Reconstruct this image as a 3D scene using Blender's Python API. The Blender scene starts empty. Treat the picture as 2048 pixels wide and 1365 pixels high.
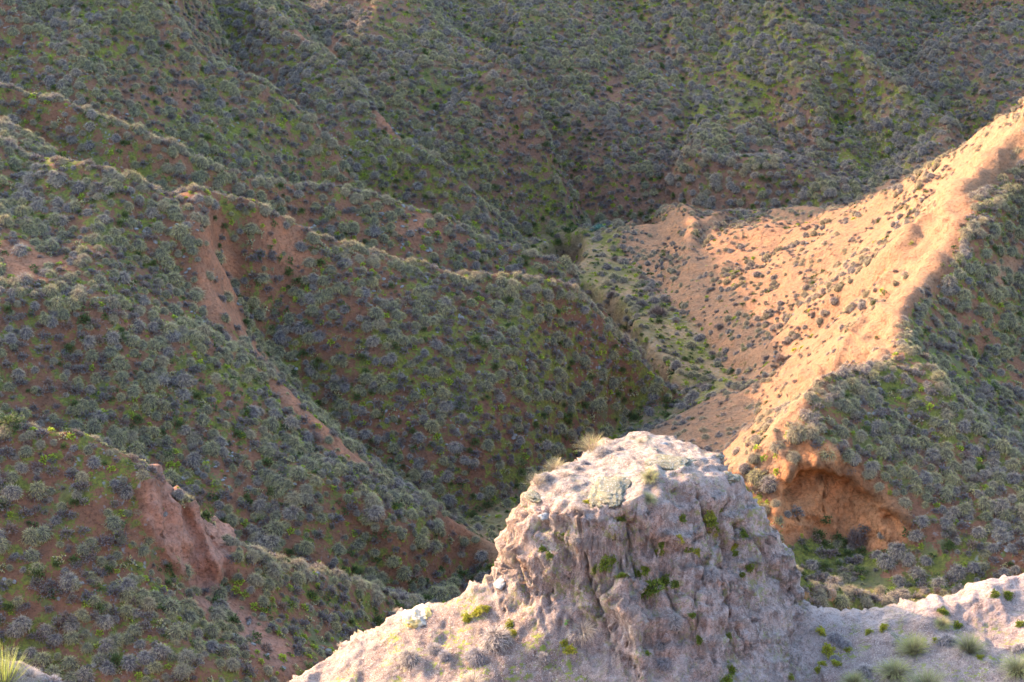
import bpy, math, random
import numpy as np
from mathutils import Vector, Matrix
from mathutils.geometry import delaunay_2d_cdt
from mathutils.bvhtree import BVHTree

SC = bpy.context.scene
COL = SC.collection
R = math.radians

# ------------------------------------------------------------------ camera
F = 3900.0                      # focal length in pixels of the 2048 wide photograph
PITCH = R(22.0)
ZC = 50.0                       # eye height above the datum
cp, sp = math.cos(PITCH), math.sin(PITCH)
cam_d = bpy.data.cameras.new("camera")
cam = bpy.data.objects.new("camera", cam_d)
COL.objects.link(cam)
cam.location = (0, 0, ZC)
cam.rotation_euler = (R(90) - PITCH, 0, 0)
cam_d.sensor_width = 36.0
cam_d.lens = F / 2048 * 36.0
cam_d.clip_end = 2000
cam_d.clip_start = 0.1
SC.camera = cam

# ------------------------------------------------------------------ light
SUN_AZ, SUN_EL = R(-56), R(19)
world = bpy.data.worlds.new("World")
SC.world = world
world.use_nodes = True
wn = world.node_tree
sky = wn.nodes.new('ShaderNodeTexSky')
sky.sky_type = 'NISHITA'
sky.sun_disc = False
sky.sun_elevation = SUN_EL
sky.sun_rotation = SUN_AZ
sky.dust_density = 2.4
sky.air_density = 0.95
sky.ozone_density = 1.3
wn.links.new(sky.outputs[0], wn.nodes['Background'].inputs[0])
wn.nodes['Background'].inputs[1].default_value = 0.15
sun_d = bpy.data.lights.new("sun", 'SUN')
sun_d.energy = 2.0
sun_d.angle = R(0.8)
sun_d.color = (1.0, 0.62, 0.37)
sun = bpy.data.objects.new("sun", sun_d)
COL.objects.link(sun)
to_sun = Vector((math.sin(SUN_AZ) * math.cos(SUN_EL), math.cos(SUN_AZ) * math.cos(SUN_EL), math.sin(SUN_EL)))
sun.rotation_euler = to_sun.to_track_quat('Z', 'Y').to_euler()
SC.view_settings.view_transform = 'Standard'
SC.view_settings.look = 'None'
SC.view_settings.exposure = 3.1
SC.view_settings.gamma = 1.0
SC.cycles.max_bounces = 4
SC.cycles.diffuse_bounces = 2
SC.cycles.glossy_bounces = 1
SC.cycles.transmission_bounces = 2
SC.cycles.caustics_reflective = False
SC.cycles.caustics_refractive = False

# ------------------------------------------------------------------ helpers
def P(u, v, Y):
    """world point at ground distance Y seen at pixel u, v of the photograph"""
    t = (682.5 - v) / F
    s = (u - 1024.0) / F
    k = Y / (cp + t * sp)
    return (s * k, Y, ZC + k * (-sp + t * cp))

def Q(u, Y, z):
    """world point in the vertical plane of column u, distance Y, height z below the eye"""
    d = Y * cp - z * sp
    return ((u - 1024.0) / F * d, Y, ZC + z)

def W(x, Y, z):
    return (x, Y, ZC + z)

def project(X, Y, Z):
    z = Z - ZC
    d = Y * cp - z * sp
    return 1024 + F * X / d, 682.5 - F * (Y * sp + z * cp) / d, d

def hash2(ix, iy, seed):
    h = (ix.astype(np.int64) * 374761393 + iy.astype(np.int64) * 668265263 + seed * 1442695041) & 0xFFFFFFFF
    h = ((h ^ (h >> 13)) * 1274126177) & 0xFFFFFFFF
    h = h ^ (h >> 16)
    return (h & 0xFFFFFF) / float(0xFFFFFF)

def vnoise(x, y, seed=0):
    ix = np.floor(x); iy = np.floor(y)
    fx = x - ix; fy = y - iy
    fx = fx * fx * fx * (fx * (fx * 6 - 15) + 10); fy = fy * fy * fy * (fy * (fy * 6 - 15) + 10)
    a = hash2(ix, iy, seed); b = hash2(ix + 1, iy, seed)
    c = hash2(ix, iy + 1, seed); d = hash2(ix + 1, iy + 1, seed)
    return (a * (1 - fx) + b * fx) * (1 - fy) + (c * (1 - fx) + d * fx) * fy

def fbm(x, y, octv=4, seed=0, gain=0.5):
    s = 0.0; a = 1.0; n = 0.0
    c, sn = math.cos(0.6), math.sin(0.6)
    for k in range(octv):
        s = s + a * (vnoise(x, y, seed + k * 17) * 2 - 1); n += a
        a *= gain
        x, y = (x * c - y * sn) * 2.03 + 3.1, (x * sn + y * c) * 2.03 - 1.7
    return s / n

def ridged(x, y, octv=4, seed=0):
    s = 0.0; a = 1.0; n = 0.0
    for k in range(octv):
        s = s + a * (1 - np.abs(vnoise(x, y, seed + k * 31) * 2 - 1) * 2); n += a
        a *= 0.5
        x, y = x * 1.97 + 5.3, y * 2.11 - 2.9
    return s / n

def inpoly(px, py, poly):
    r = np.zeros(np.shape(px), bool)
    n = len(poly)
    for i in range(n):
        x1, y1 = poly[i]; x2, y2 = poly[(i + 1) % n]
        if y1 == y2:
            continue
        c = ((y1 > py) != (y2 > py)) & (px < (x2 - x1) * (py - y1) / (y2 - y1) + x1)
        r ^= c
    return r

def tin(lines, x0, y0, nx, ny, h):
    """heights on a regular grid from a constrained triangulation of breaklines"""
    pts, edges, key = [], [], {}
    zs = []
    for ln in lines:
        prev = None
        for p in ln:
            k = (round(p[0], 2), round(p[1], 2))
            if k not in key:
                key[k] = len(pts); pts.append(Vector((p[0], p[1]))); zs.append(p[2])
            i = key[k]
            if prev is not None and prev != i:
                edges.append((prev, i))
            prev = i
    vo, _, fo, ov, _, _ = delaunay_2d_cdt(pts, edges, [], 0, 1e-4)
    zz = []
    for i, v in enumerate(vo):
        o = ov[i]
        if o:
            zz.append(sum(zs[j] for j in o) / len(o))
        else:                                   # crossing of two lines: interpolate along the edges
            best = None
            for a, b in edges:
                A, B = pts[a], pts[b]
                ab = B - A; L = ab.length_squared
                if L == 0: continue
                t = (v - A).dot(ab) / L
                if -0.001 <= t <= 1.001:
                    d = (A + ab * t - v).length
                    if best is None or d < best[0]:
                        best = (d, zs[a] * (1 - t) + zs[b] * t)
            zz.append(best[1] if best else ZC - 40)
    G = np.full((ny, nx), np.nan)
    for f in fo:
        for k in range(1, len(f) - 1):
            a, b, c = vo[f[0]], vo[f[k]], vo[f[k + 1]]
            za, zb, zc = zz[f[0]], zz[f[k]], zz[f[k + 1]]
            i0 = max(0, int((min(a.x, b.x, c.x) - x0) / h)); i1 = min(nx - 1, int((max(a.x, b.x, c.x) - x0) / h) + 1)
            j0 = max(0, int((min(a.y, b.y, c.y) - y0) / h)); j1 = min(ny - 1, int((max(a.y, b.y, c.y) - y0) / h) + 1)
            if i1 < i0 or j1 < j0: continue
            gx, gy = np.meshgrid(x0 + h * np.arange(i0, i1 + 1), y0 + h * np.arange(j0, j1 + 1))
            det = (b.y - c.y) * (a.x - c.x) + (c.x - b.x) * (a.y - c.y)
            if abs(det) < 1e-9: continue
            l1 = ((b.y - c.y) * (gx - c.x) + (c.x - b.x) * (gy - c.y)) / det
            l2 = ((c.y - a.y) * (gx - c.x) + (a.x - c.x) * (gy - c.y)) / det
            l3 = 1 - l1 - l2
            m = (l1 >= -1e-6) & (l2 >= -1e-6) & (l3 >= -1e-6)
            sub = G[j0:j1 + 1, i0:i1 + 1]
            sub[m] = (l1 * za + l2 * zb + l3 * zc)[m]
    G[np.isnan(G)] = ZC - 40
    return G

def blur(G, n):
    for _ in range(n):
        p = np.pad(G, 1, mode='edge')
        G = (p[:-2, 1:-1] + p[2:, 1:-1] + p[1:-1, :-2] + p[1:-1, 2:] + 4 * G) / 8
    return G

def bilin(G, x0, y0, h, X, Y):
    fx = np.clip((X - x0) / h, 0, G.shape[1] - 1.001); fy = np.clip((Y - y0) / h, 0, G.shape[0] - 1.001)
    i = fx.astype(int); j = fy.astype(int); a = fx - i; b = fy - j
    return (G[j, i] * (1 - a) + G[j, i + 1] * a) * (1 - b) + (G[j + 1, i] * (1 - a) + G[j + 1, i + 1] * a) * b

def grid_mesh(name, V, nx, ny):
    """V: (ny*nx, 3) vertices -> quad sheet"""
    me = bpy.data.meshes.new(name)
    i = np.arange(nx - 1); j = np.arange(ny - 1)
    I, J = np.meshgrid(i, j)
    a = (J * nx + I).ravel()
    q = np.stack([a, a + 1, a + nx + 1, a + nx], 1).astype(np.int32)
    me.vertices.add(len(V)); me.vertices.foreach_set('co', V.astype(np.float32).ravel())
    me.loops.add(q.size); me.loops.foreach_set('vertex_index', q.ravel())
    me.polygons.add(len(q)); me.polygons.foreach_set('loop_start', (np.arange(len(q)) * 4).astype(np.int32))
    me.polygons.foreach_set('loop_total', np.full(len(q), 4, np.int32))
    me.polygons.foreach_set('use_smooth', np.ones(len(q), bool))
    me.update(calc_edges=True)
    return me, q

def set_attr(me, name, data):
    """per vertex colour attribute"""
    at = me.color_attributes.new(name, 'FLOAT_COLOR', 'POINT')
    d = np.ones((len(me.vertices), 4), np.float32); d[:, :data.shape[1]] = data
    at.data.foreach_set('color', d.ravel())

def tag(o, label=None, cat=None, group=None, kind=None):
    if label: o['label'] = label
    if cat: o['category'] = cat
    if group: o['group'] = group
    if kind: o['kind'] = kind
    return o

# ------------------------------------------------------------------ terrain lines (pixel u, pixel v, distance) and (u, distance, height)
L = []
def line(*p, dz=0.0): L.append([(a, b, c + dz) for a, b, c in p])
# crest of the lower left hill, with the bluff
line(W(-60,72,-27), W(-30,71,-31), P(0,885,70), P(60,897,70), P(190,920,70), P(270,953,70), P(320,975,70), P(345,1035,69.6))
line(P(345,1030,69.6), P(370,1090,69.5), P(388,1044,70.1), P(420,1072,70.2), P(465,1112,70.6), P(540,1142,71.5), P(640,1162,73), P(760,1190,75.5), P(800,1215,76.5), Q(900,80,-46))
line(P(298,1000,68.9), P(300,1090,67.8), P(335,1160,67.6), P(400,1195,68.5), P(438,1190,69.2), P(472,1150,70.0))           # foot of the bluff
line(P(372,1082,69.9), P(398,1125,69.6), P(422,1180,69.1))
line(P(330,1010,69.7), P(350,1080,69.1), P(385,1170,68.6))                                             # cleft between the two bluffs
line(P(0,1100,65.8), P(150,1120,66), P(270,1150,66.4), P(420,1235,67.2), P(560,1262,68.3), P(700,1285,70.5))
line(W(-60,58,-38), P(-200,1365,61), P(0,1365,61.2), P(200,1365,61.6), P(400,1365,62.5), P(600,1365,65.5), P(760,1330,71))
line(W(-60,48,-44), Q(0,54,-45), Q(300,54,-45.5), Q(600,58,-46), Q(800,66,-47))
# valley behind it
line(W(-60,86,-32), Q(-200,82,-36), Q(0,80,-38.2), Q(160,79.5,-40), Q(330,79,-42), Q(500,79,-43.2), Q(640,80,-44.4), Q(800,82,-46), Q(930,86,-47))
# long spur with the big left hillside
line(P(420,410,100.5), P(400,480,97), P(405,560,95), P(400,605,94.3), P(430,640,93.6), P(480,685,93), P(560,772,90.5), P(620,840,89), P(700,920,87.5), P(800,982,87), P(900,1040,86.5), P(995,1092,86.5))
line(P(420,410,100.5), P(500,430,101.6), P(600,480,103), P(700,520,103), P(800,545,103.5), P(900,565,104), P(1000,580,105), P(1080,592,105.5), P(1150,612,106), P(1200,650,105.5), P(1260,700,105), P(1330,745,105.5), P(1370,778,106))
line(W(-60,104,-24), W(-35,102,-27.5), P(0,285,100), P(40,312,100), P(120,335,99), P(200,360,98.5), P(290,400,99), P(340,414,100), P(420,410,100.5))
line(P(0,600,87.5), P(200,610,88.5), P(330,640,90))
line(P(0,450,93.5), P(200,470,94.5), P(340,500,96))
line(P(250,850,83.8), P(400,860,85), P(520,880,86), P(640,960,84.5), P(800,1080,83))
# gully on its far flank
line(P(470,450,100.6), P(450,520,99.6), P(530,640,98), P(630,765,96), P(730,862,94.2), P(860,955,92.3), P(930,1003,92), dz=-1.2)
line(P(760,640,99.5), P(860,780,97), P(960,900,95))
line(P(1000,720,100), P(1100,830,99), P(1150,900,99))
# valley between that ridge and the next
line(W(-60,110,-27), Q(0,103.5,-30.4), Q(150,102.5,-32.8), Q(250,102.5,-34))
line(W(-60,112,-25.5), P(0,240,107), P(60,270,107), P(120,310,106), P(180,350,104.8), Q(260,104,-34.6))
line(W(-60,117,-27.5), Q(0,110,-31.5), Q(200,107,-35), Q(420,107,-37.6), Q(600,109,-40), Q(800,110,-42), Q(1000,111.5,-43.8), Q(1150,113,-45.2), Q(1250,114,-46.3), dz=-1.0)
line(W(-60,118,-24), P(-100,175,113), P(0,190,112), P(110,217,112), P(230,270,111), P(330,310,111.5), P(480,370,113), P(600,400,115), P(700,416,116), P(800,441,117), P(900,476,118), P(1000,521,119), P(1080,547,119), P(1150,567,119), P(1200,592,118.5), P(1235,625,118))
# gully behind, foot of the far spurs
line(W(-60,126,-28), Q(0,118,-33), Q(230,117,-36), Q(480,119,-39.4), Q(700,124,-42.4), Q(850,128,-44.5), Q(1000,131,-46.4), Q(1060,133,-47.2), dz=-0.8)
line(W(-60,133,-20), P(-60,-60,128), P(0,-20,129), P(270,-20,131), P(330,60,129.5), P(420,150,128.8), P(520,200,129), P(600,260,129), P(660,312,128.3), P(700,370,127.6), P(745,412,126.4), Q(820,128,-43.6))
line(P(150,130,123.2), P(180,250,119.5))
line(P(480,120,139.5), P(560,165,137), P(640,245,134), P(720,332,132), P(790,412,131), P(900,462,131), dz=-2.2)
line(P(420,-30,150), P(560,60,146), P(640,122,143), P(690,172,141), P(740,242,138), P(800,292,137), P(870,342,136), P(930,392,136), P(1000,442,136), P(1065,484,137))
line(P(600,-40,158), P(680,80,150), P(730,160,146), P(810,255,143.2), P(900,332,141.8), P(1000,402,141.8), P(1080,448,142), dz=-1.9)
line(P(700,-100,166), P(790,-20,159), P(870,62,156), P(950,112,154), P(1012,152,152), P(1050,212,150), P(1085,290,147.5))
line(P(880,-40,168), P(960,60,162), P(1070,205,154.2), P(1135,332,149.2), P(1195,405,147.3), dz=-1.5)
line(P(1250,425,147.8), P(1320,330,151), P(1400,200,158), P(1450,100,163), P(1480,30,166))
line(P(1400,330,149), P(1500,345,147.8), P(1620,360,146.4))
line(P(1400,-60,172), P(1480,30,166), P(1560,45,164), P(1640,90,160), P(1700,130,158), P(1750,162,156), P(1800,202,154), P(1850,242,152), P(1900,272,150.5), P(1945,302,149.5), P(2000,330,147))
line(P(1500,130,160.2), P(1610,190,155.3), P(1650,260,152), P(1690,320,149.2))
line(P(1540,230,155.5), P(1580,300,151.5))
line(P(1700,230,154.5), P(1760,320,149.5))
line(P(1560,-60,178), P(1680,40,173), P(1780,150,166), P(1900,240,160), P(1990,290,155.5), P(2100,330,151), P(2300,380,148), dz=-1.6)
line(P(1400,-90,179), P(1600,-150,188), P(1800,-60,182), P(1900,0,178), P(2048,0,174), P(2200,60,168))
line(W(-40,168,-30), P(700,-140,172), P(880,-80,172), P(1100,-60,174), P(1250,-30,172), P(1400,-90,179))
# main valley floor and stream bed
line(P(1150,445,144), P(1200,430,145.5), P(1250,425,147.8), Q(1330,147,-48.9), Q(1420,145,-48.6), Q(1550,143.5,-48), Q(1700,142,-47), Q(1850,141,-46), Q(2000,142,-46), Q(2200,143,-45.5))
line(P(1070,490,137.5), P(1090,520,135), Q(1140,125,-47.4), Q(1190,122,-47.6), P(1240,640,117.8), P(1290,720,111), P(1330,800,106), P(1270,832,104), P(1200,880,101), P(1100,960,96), P(1010,1010,93.5), Q(960,90,-47.3), Q(930,86,-47.6), Q(940,80,-48), Q(1000,72,-48.6), Q(1000,60,-49))
line(P(1080,480,138.5), P(1180,470,140), P(1240,458,141.5))
line(P(1130,530,131.5), P(1170,575,127.5), P(1230,603,124), P(1270,600,124.5), P(1300,640,120), P(1390,730,112.5), P(1430,765,109.5), P(1380,800,107), P(1290,850,102.5))
line(P(1150,505,134.5), P(1165,550,130.3), P(1260,588,126))
line(P(1235,455,142), P(1265,437,141), P(1300,424,140), P(1400,424,138.6), P(1440,430,137.8), P(1465,446,137))
line(P(1215,500,135.5), P(1255,520,133.5), P(1300,560,128.5), P(1330,595,124.6), P(1400,655,118.5), P(1440,715,113.5), P(1480,762,109))
line(P(1465,446,137), P(1400,480,133), P(1380,500,131.5), P(1365,545,128.5), P(1335,590,125))
line(P(1400,480,133), P(1465,462,133), P(1560,465,129.5), P(1640,440,127), P(1760,390,125), P(1870,330,122), P(1960,268,118.5), P(2048,212,115.5), P(2200,120,112), P(2400,20,110))
line(P(1600,540,120), P(1500,620,117.5), P(1440,680,115.5))
line(P(1700,520,117), P(1620,600,113.5), P(1540,700,109.5), P(1480,762,109))
line(P(1770,600,104.5), P(1700,640,105.5), P(1600,700,104.5), P(1540,770,101.5), P(1480,860,97))
# sunlit ridge crest
line(P(2048,212,115.5), P(2005,300,111.5), P(1930,400,107), P(1890,480,103), P(1862,560,99), P(1800,630,95), P(1787,690,91), P(1770,745,88.6), P(1730,765,87.5), P(1650,783,85.6), P(1605,800,85), P(1560,858,84), P(1500,922,83.3), P(1460,965,83), P(1400,1000,83.5), Q(1300,86,-45), Q(1200,88,-47))
line(P(1960,330,112.5), P(1870,432,109), P(1795,480,106.5), P(1775,562,102.6))
# right hand side of it, gully and spurs
line(P(2300,200,110), P(2048,360,108.8), P(1960,480,102.3), P(1900,560,98.8))
line(P(1825,642,95.2), P(1875,742,91.6), P(1980,852,89), P(2110,940,87), P(2400,1050,84), W(60,80,-47))
line(P(1870,600,98.2), P(1960,720,95.5), P(2060,830,92.5))
line(P(2400,300,112), P(2048,480,104.5), P(2000,580,99.6), P(2048,660,98.2), P(2200,700,97))
line(P(1770,745,88.6), P(1860,765,87.4), P(1950,852,85.3), P(2048,932,83.4), P(2200,1020,81.5), P(2400,1100,80))
line(P(1570,955,81.5), P(1592,922,81.9), P(1650,932,81.5), P(1700,960,81.2), P(1760,1000,80.6), P(1812,1042,79.7), P(1818,1075,79.2))
line(P(1560,1085,79.5), P(1600,1078,80.1), P(1650,1082,80.4), P(1690,1060,80.9), P(1720,1088,80.2), P(1780,1102,79), P(1830,1085,79))
line(P(1900,980,81.7), P(2048,1060,79.6), P(2200,1100,78.5))
line(P(1840,1110,78.4), P(1900,1100,78.4), P(2048,1150,77), P(2200,1180,76))
line(P(1560,1130,78.6), P(1700,1160,77.8), P(1900,1165,77), P(2048,1220,75.5))
line(Q(1300,80,-47), Q(1450,77,-46), P(1650,1225,75.5), P(1850,1215,75), Q(2048,72,-43.5), Q(2400,70,-43), W(60,68,-44))
line(P(1560,1160,70), P(1600,1172,70), P(1640,1190,70.3), P(1700,1205,70.6), P(1770,1228,71), Q(1850,71.5,-42.6))
line(Q(1560,65,-43), Q(1700,65,-43.5), Q(1900,65,-44), W(60,60,-46))
line(Q(1570,73,-42.8), Q(1700,73.5,-43.2))
# outside the frame: near side, sides, far side (unseen hills, shaped to shade the left and far slopes)
line(W(-260,-60,-40), W(0,-60,-44), W(260,-60,-40), W(260,330,10), W(0,330,22), W(-260,330,22), W(-260,-60,-40))
line(W(-60,48,-44), W(-20,30,-47), W(0,20,-48), W(30,40,-47), W(60,60,-46))
line(W(-90,60,-30), W(-75,90,-22), W(-62,112,-24), W(-58,128,-25.5), W(-75,150,-30), W(-95,185,-27), W(-140,215,-20))
line(W(-60,190,-21), W(-35,190,-14), W(0,200,-6), W(40,205,-4), W(90,200,-6), W(140,150,-14))
line(W(-75,205,-22), W(-20,230,-2), W(60,240,4))
line(W(60,100,-38), W(75,120,-30), W(70,160,-33))

HX0, HY0, HH = -130.0, 20.0, 0.3
HNX, HNY = int(260 / HH) + 1, int(230 / HH) + 1
G = tin(L, HX0, HY0, HNX, HNY, HH)
G = blur(G, 2)
gx, gy = np.meshgrid(HX0 + HH * np.arange(HNX), HY0 + HH * np.arange(HNY))

# polygons in the photograph: surface character of the ground found there
BLUFF = [(316,968),(352,1000),(372,1062),(392,1048),(440,1080),(470,1115),(462,1158),(432,1190),(405,1190),(330,1140),(298,1090),(305,1010)]
BLUFF_FAN = [(405,1190),(432,1190),(500,1240),(600,1330),(560,1365),(470,1290),(380,1220)]
CLIFF_LIT = [(2010,262),(2030,290),(2005,340),(1935,415),(1930,470),(1895,530),(1862,590),(1810,640),(1760,730),(1640,790),(1560,810),(1700,700),(1765,620),(1772,520),(1795,468),(1870,425),(1900,380),(1960,320)]
CLIFF_LOW = [(1605,800),(1610,850),(1580,930),(1560,1010),(1470,1000),(1450,960),(1500,900),(1560,850)]
ALCOVE = [(1540,1010),(1570,960),(1592,918),(1650,930),(1700,958),(1760,998),(1812,1040),(1820,1080),(1790,1108),(1720,1092),(1690,1070),(1640,1085),(1600,1078),(1568,1100),(1545,1060)]
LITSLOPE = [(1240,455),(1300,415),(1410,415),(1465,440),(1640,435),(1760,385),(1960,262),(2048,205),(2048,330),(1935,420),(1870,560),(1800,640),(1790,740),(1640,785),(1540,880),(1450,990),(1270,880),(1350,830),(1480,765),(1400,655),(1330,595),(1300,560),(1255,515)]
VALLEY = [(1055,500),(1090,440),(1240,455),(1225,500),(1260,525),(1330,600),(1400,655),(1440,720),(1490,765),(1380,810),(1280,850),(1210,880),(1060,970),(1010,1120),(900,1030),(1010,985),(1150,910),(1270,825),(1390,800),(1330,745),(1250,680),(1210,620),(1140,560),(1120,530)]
BASIN = [(1575,1085),(1700,1090),(1790,1110),(1900,1080),(1960,1100),(1990,1190),(1800,1235),(1600,1200)]
SPURLET = [(1585,1150),(1640,1165),(1700,1195),(1780,1228),(1600,1235)]
SCAR_A = [(400,455),(440,470),(480,560),(470,620),(560,740),(640,850),(790,985),(700,935),(600,850),(470,690),(390,620),(410,550)]
SCAR_B = [(520,480),(600,490),(640,530),(610,570),(540,530)]
SCAR_C = [(590,80),(660,60),(700,85),(640,110),(600,115)]
SCAR_D = [(0,490),(60,480),(110,520),(70,560),(0,560)]
SCAR_E = [(740,235),(780,260),(810,300),(770,290)]
SCAR_F = [(795,470),(870,470),(850,500),(800,500)]
SCAR_G = [(1850,1130),(1740,1150),(1800,1160),(1900,1095)]
SCAR_H = [(880,1010),(1000,1090),(990,1110),(900,1060)]
BROWN_CUT = [(1085,490),(1150,470),(1160,500),(1120,545),(1095,540)]
PATHR = [(2048,480),(2048,510),(2010,560),(1990,600),(1975,595),(1995,550)]
DARKBANK = [(1240,430),(1330,425),(1260,445)]

gu, gv, gd = project(gx, gy, G)
def mask(poly, n=3, u=None, v=None):
    m = inpoly(gu, gv, poly).astype(float)
    return blur(m, n)
mB = mask(BLUFF, 1); mFan = mask(BLUFF_FAN); mCL = mask(CLIFF_LIT, 2); mLow = mask(CLIFF_LOW, 2); mAl = mask(ALCOVE, 1)
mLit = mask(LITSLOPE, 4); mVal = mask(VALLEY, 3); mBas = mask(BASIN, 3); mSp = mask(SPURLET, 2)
mScar = np.maximum.reduce([mask(s, 2) for s in (SCAR_A, SCAR_B, SCAR_C, SCAR_D, SCAR_E, SCAR_F, SCAR_G, SCAR_H)])
mScar = mScar * np.clip(1.0 + 1.3 * fbm(gx / 1.6, gy / 1.6, 3, 71), 0, 1); mCut = mask(BROWN_CUT, 1); mPath = mask(PATHR, 2)
cliff = np.clip(mB + mCL * 0.8 + mLow * 0.7 + mAl, 0, 1)
CHAN = [[(1085,488),(1120,474),(1162,468),(1168,505),(1135,545),(1100,545)],[(1150,560),(1200,585),(1240,600),(1262,640),(1300,700),(1345,735),(1325,760),(1270,700),(1225,640),(1160,600)],[(1240,428),(1330,424),(1290,442),(1250,446)]]
mCh = np.maximum.reduce([mask(c_, 1) for c_ in CHAN])

# relief added to the sheet: shallow rills and hummocks, craggy on the bare cliffs
flat = np.clip(mVal * 0.8 + mBas * 0.4, 0, 1)
n1 = fbm(gx / 9, gy / 9, 3, 3)
n2 = fbm(gx / 2.6, gy / 2.6, 4, 11)
n3 = fbm(gx / 0.8, gy / 0.8, 3, 23)
rl = ridged(gx / 4.5 + n1, gy / 7.0, 3, 7)
Gs = blur(G[::4, ::4], 40); Gs = bilin(Gs, HX0, HY0, HH * 4, gx, gy)
G = G + (.32 + .48 * np.clip((gy - 108) / 25, 0, 1)) * (G - Gs) * (1 - flat) * (1 - mLit) * np.clip((130 - np.abs(gx)) / 30, 0, 1) * np.clip((gy - 60) / 8, 0, 1)
H = G + (1 - flat) * (0.55 * n1 + 0.32 * n2 + 0.18 * rl) + 0.08 * n3 * (1 - 0.6 * flat)
H += 0.75 * ridged(gx / 5.5 + 1.2 * n1, gy / 22.0, 3, 61) * np.clip((gy - 100) / 30, 0, 1) * (1 - flat)
H += cliff * 0.2 * ridged(gx / 1.3, gy / 2.2, 3, 41)
H -= 2.1 * mCh

# ------------------------------------------------------------------ materials
def new_mat(name):
    m = bpy.data.materials.new(name); m.use_nodes = True
    nt = m.node_tree; b = nt.nodes['Principled BSDF']
    b.inputs['Roughness'].default_value = 0.95
    b.inputs['Specular IOR Level'].default_value = 0.15
    return m, nt, b

def N(nt, t, **kw):
    n = nt.nodes.new(t)
    for k, v in kw.items():
        if k in ('op', 'operation'): n.operation = v
        elif hasattr(n, k): setattr(n, k, v)
        else: n.inputs[k.replace('_', ' ')].default_value = v
    return n

def mixc(nt, fac, a, b, mode='MIX'):
    n = nt.nodes.new('ShaderNodeMix'); n.data_type = 'RGBA'; n.blend_type = mode
    for sock, val in ((n.inputs[0], fac), (n.inputs[6], a), (n.inputs[7], b)):
        if hasattr(val, 'links') or hasattr(val, 'is_linked'): nt.links.new(val, sock)
        elif isinstance(val, (int, float)): sock.default_value = val
        else: sock.default_value = (*val, 1)
    return n.outputs[2]

def noise(nt, vec, scale, detail=4, rough=0.6, dist=0.0):
    n = nt.nodes.new('ShaderNodeTexNoise')
    n.inputs['Scale'].default_value = scale; n.inputs['Detail'].default_value = detail
    n.inputs['Roughness'].default_value = rough; n.inputs['Distortion'].default_value = dist
    nt.links.new(vec, n.inputs['Vector']); return n.outputs['Fac']

def step(nt, val, lo, hi):
    n = nt.nodes.new('ShaderNodeMapRange'); n.inputs[1].default_value = lo; n.inputs[2].default_value = hi
    n.interpolation_type = 'SMOOTHSTEP'
    nt.links.new(val, n.inputs[0]); return n.outputs[0]

def math_(nt, op, a, b):
    n = nt.nodes.new('ShaderNodeMath'); n.operation = op; n.use_clamp = True
    for s, v in ((n.inputs[0], a), (n.inputs[1], b)):
        if isinstance(v, (int, float)): s.default_value = v
        else: nt.links.new(v, s)
    return n.outputs[0]

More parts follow.
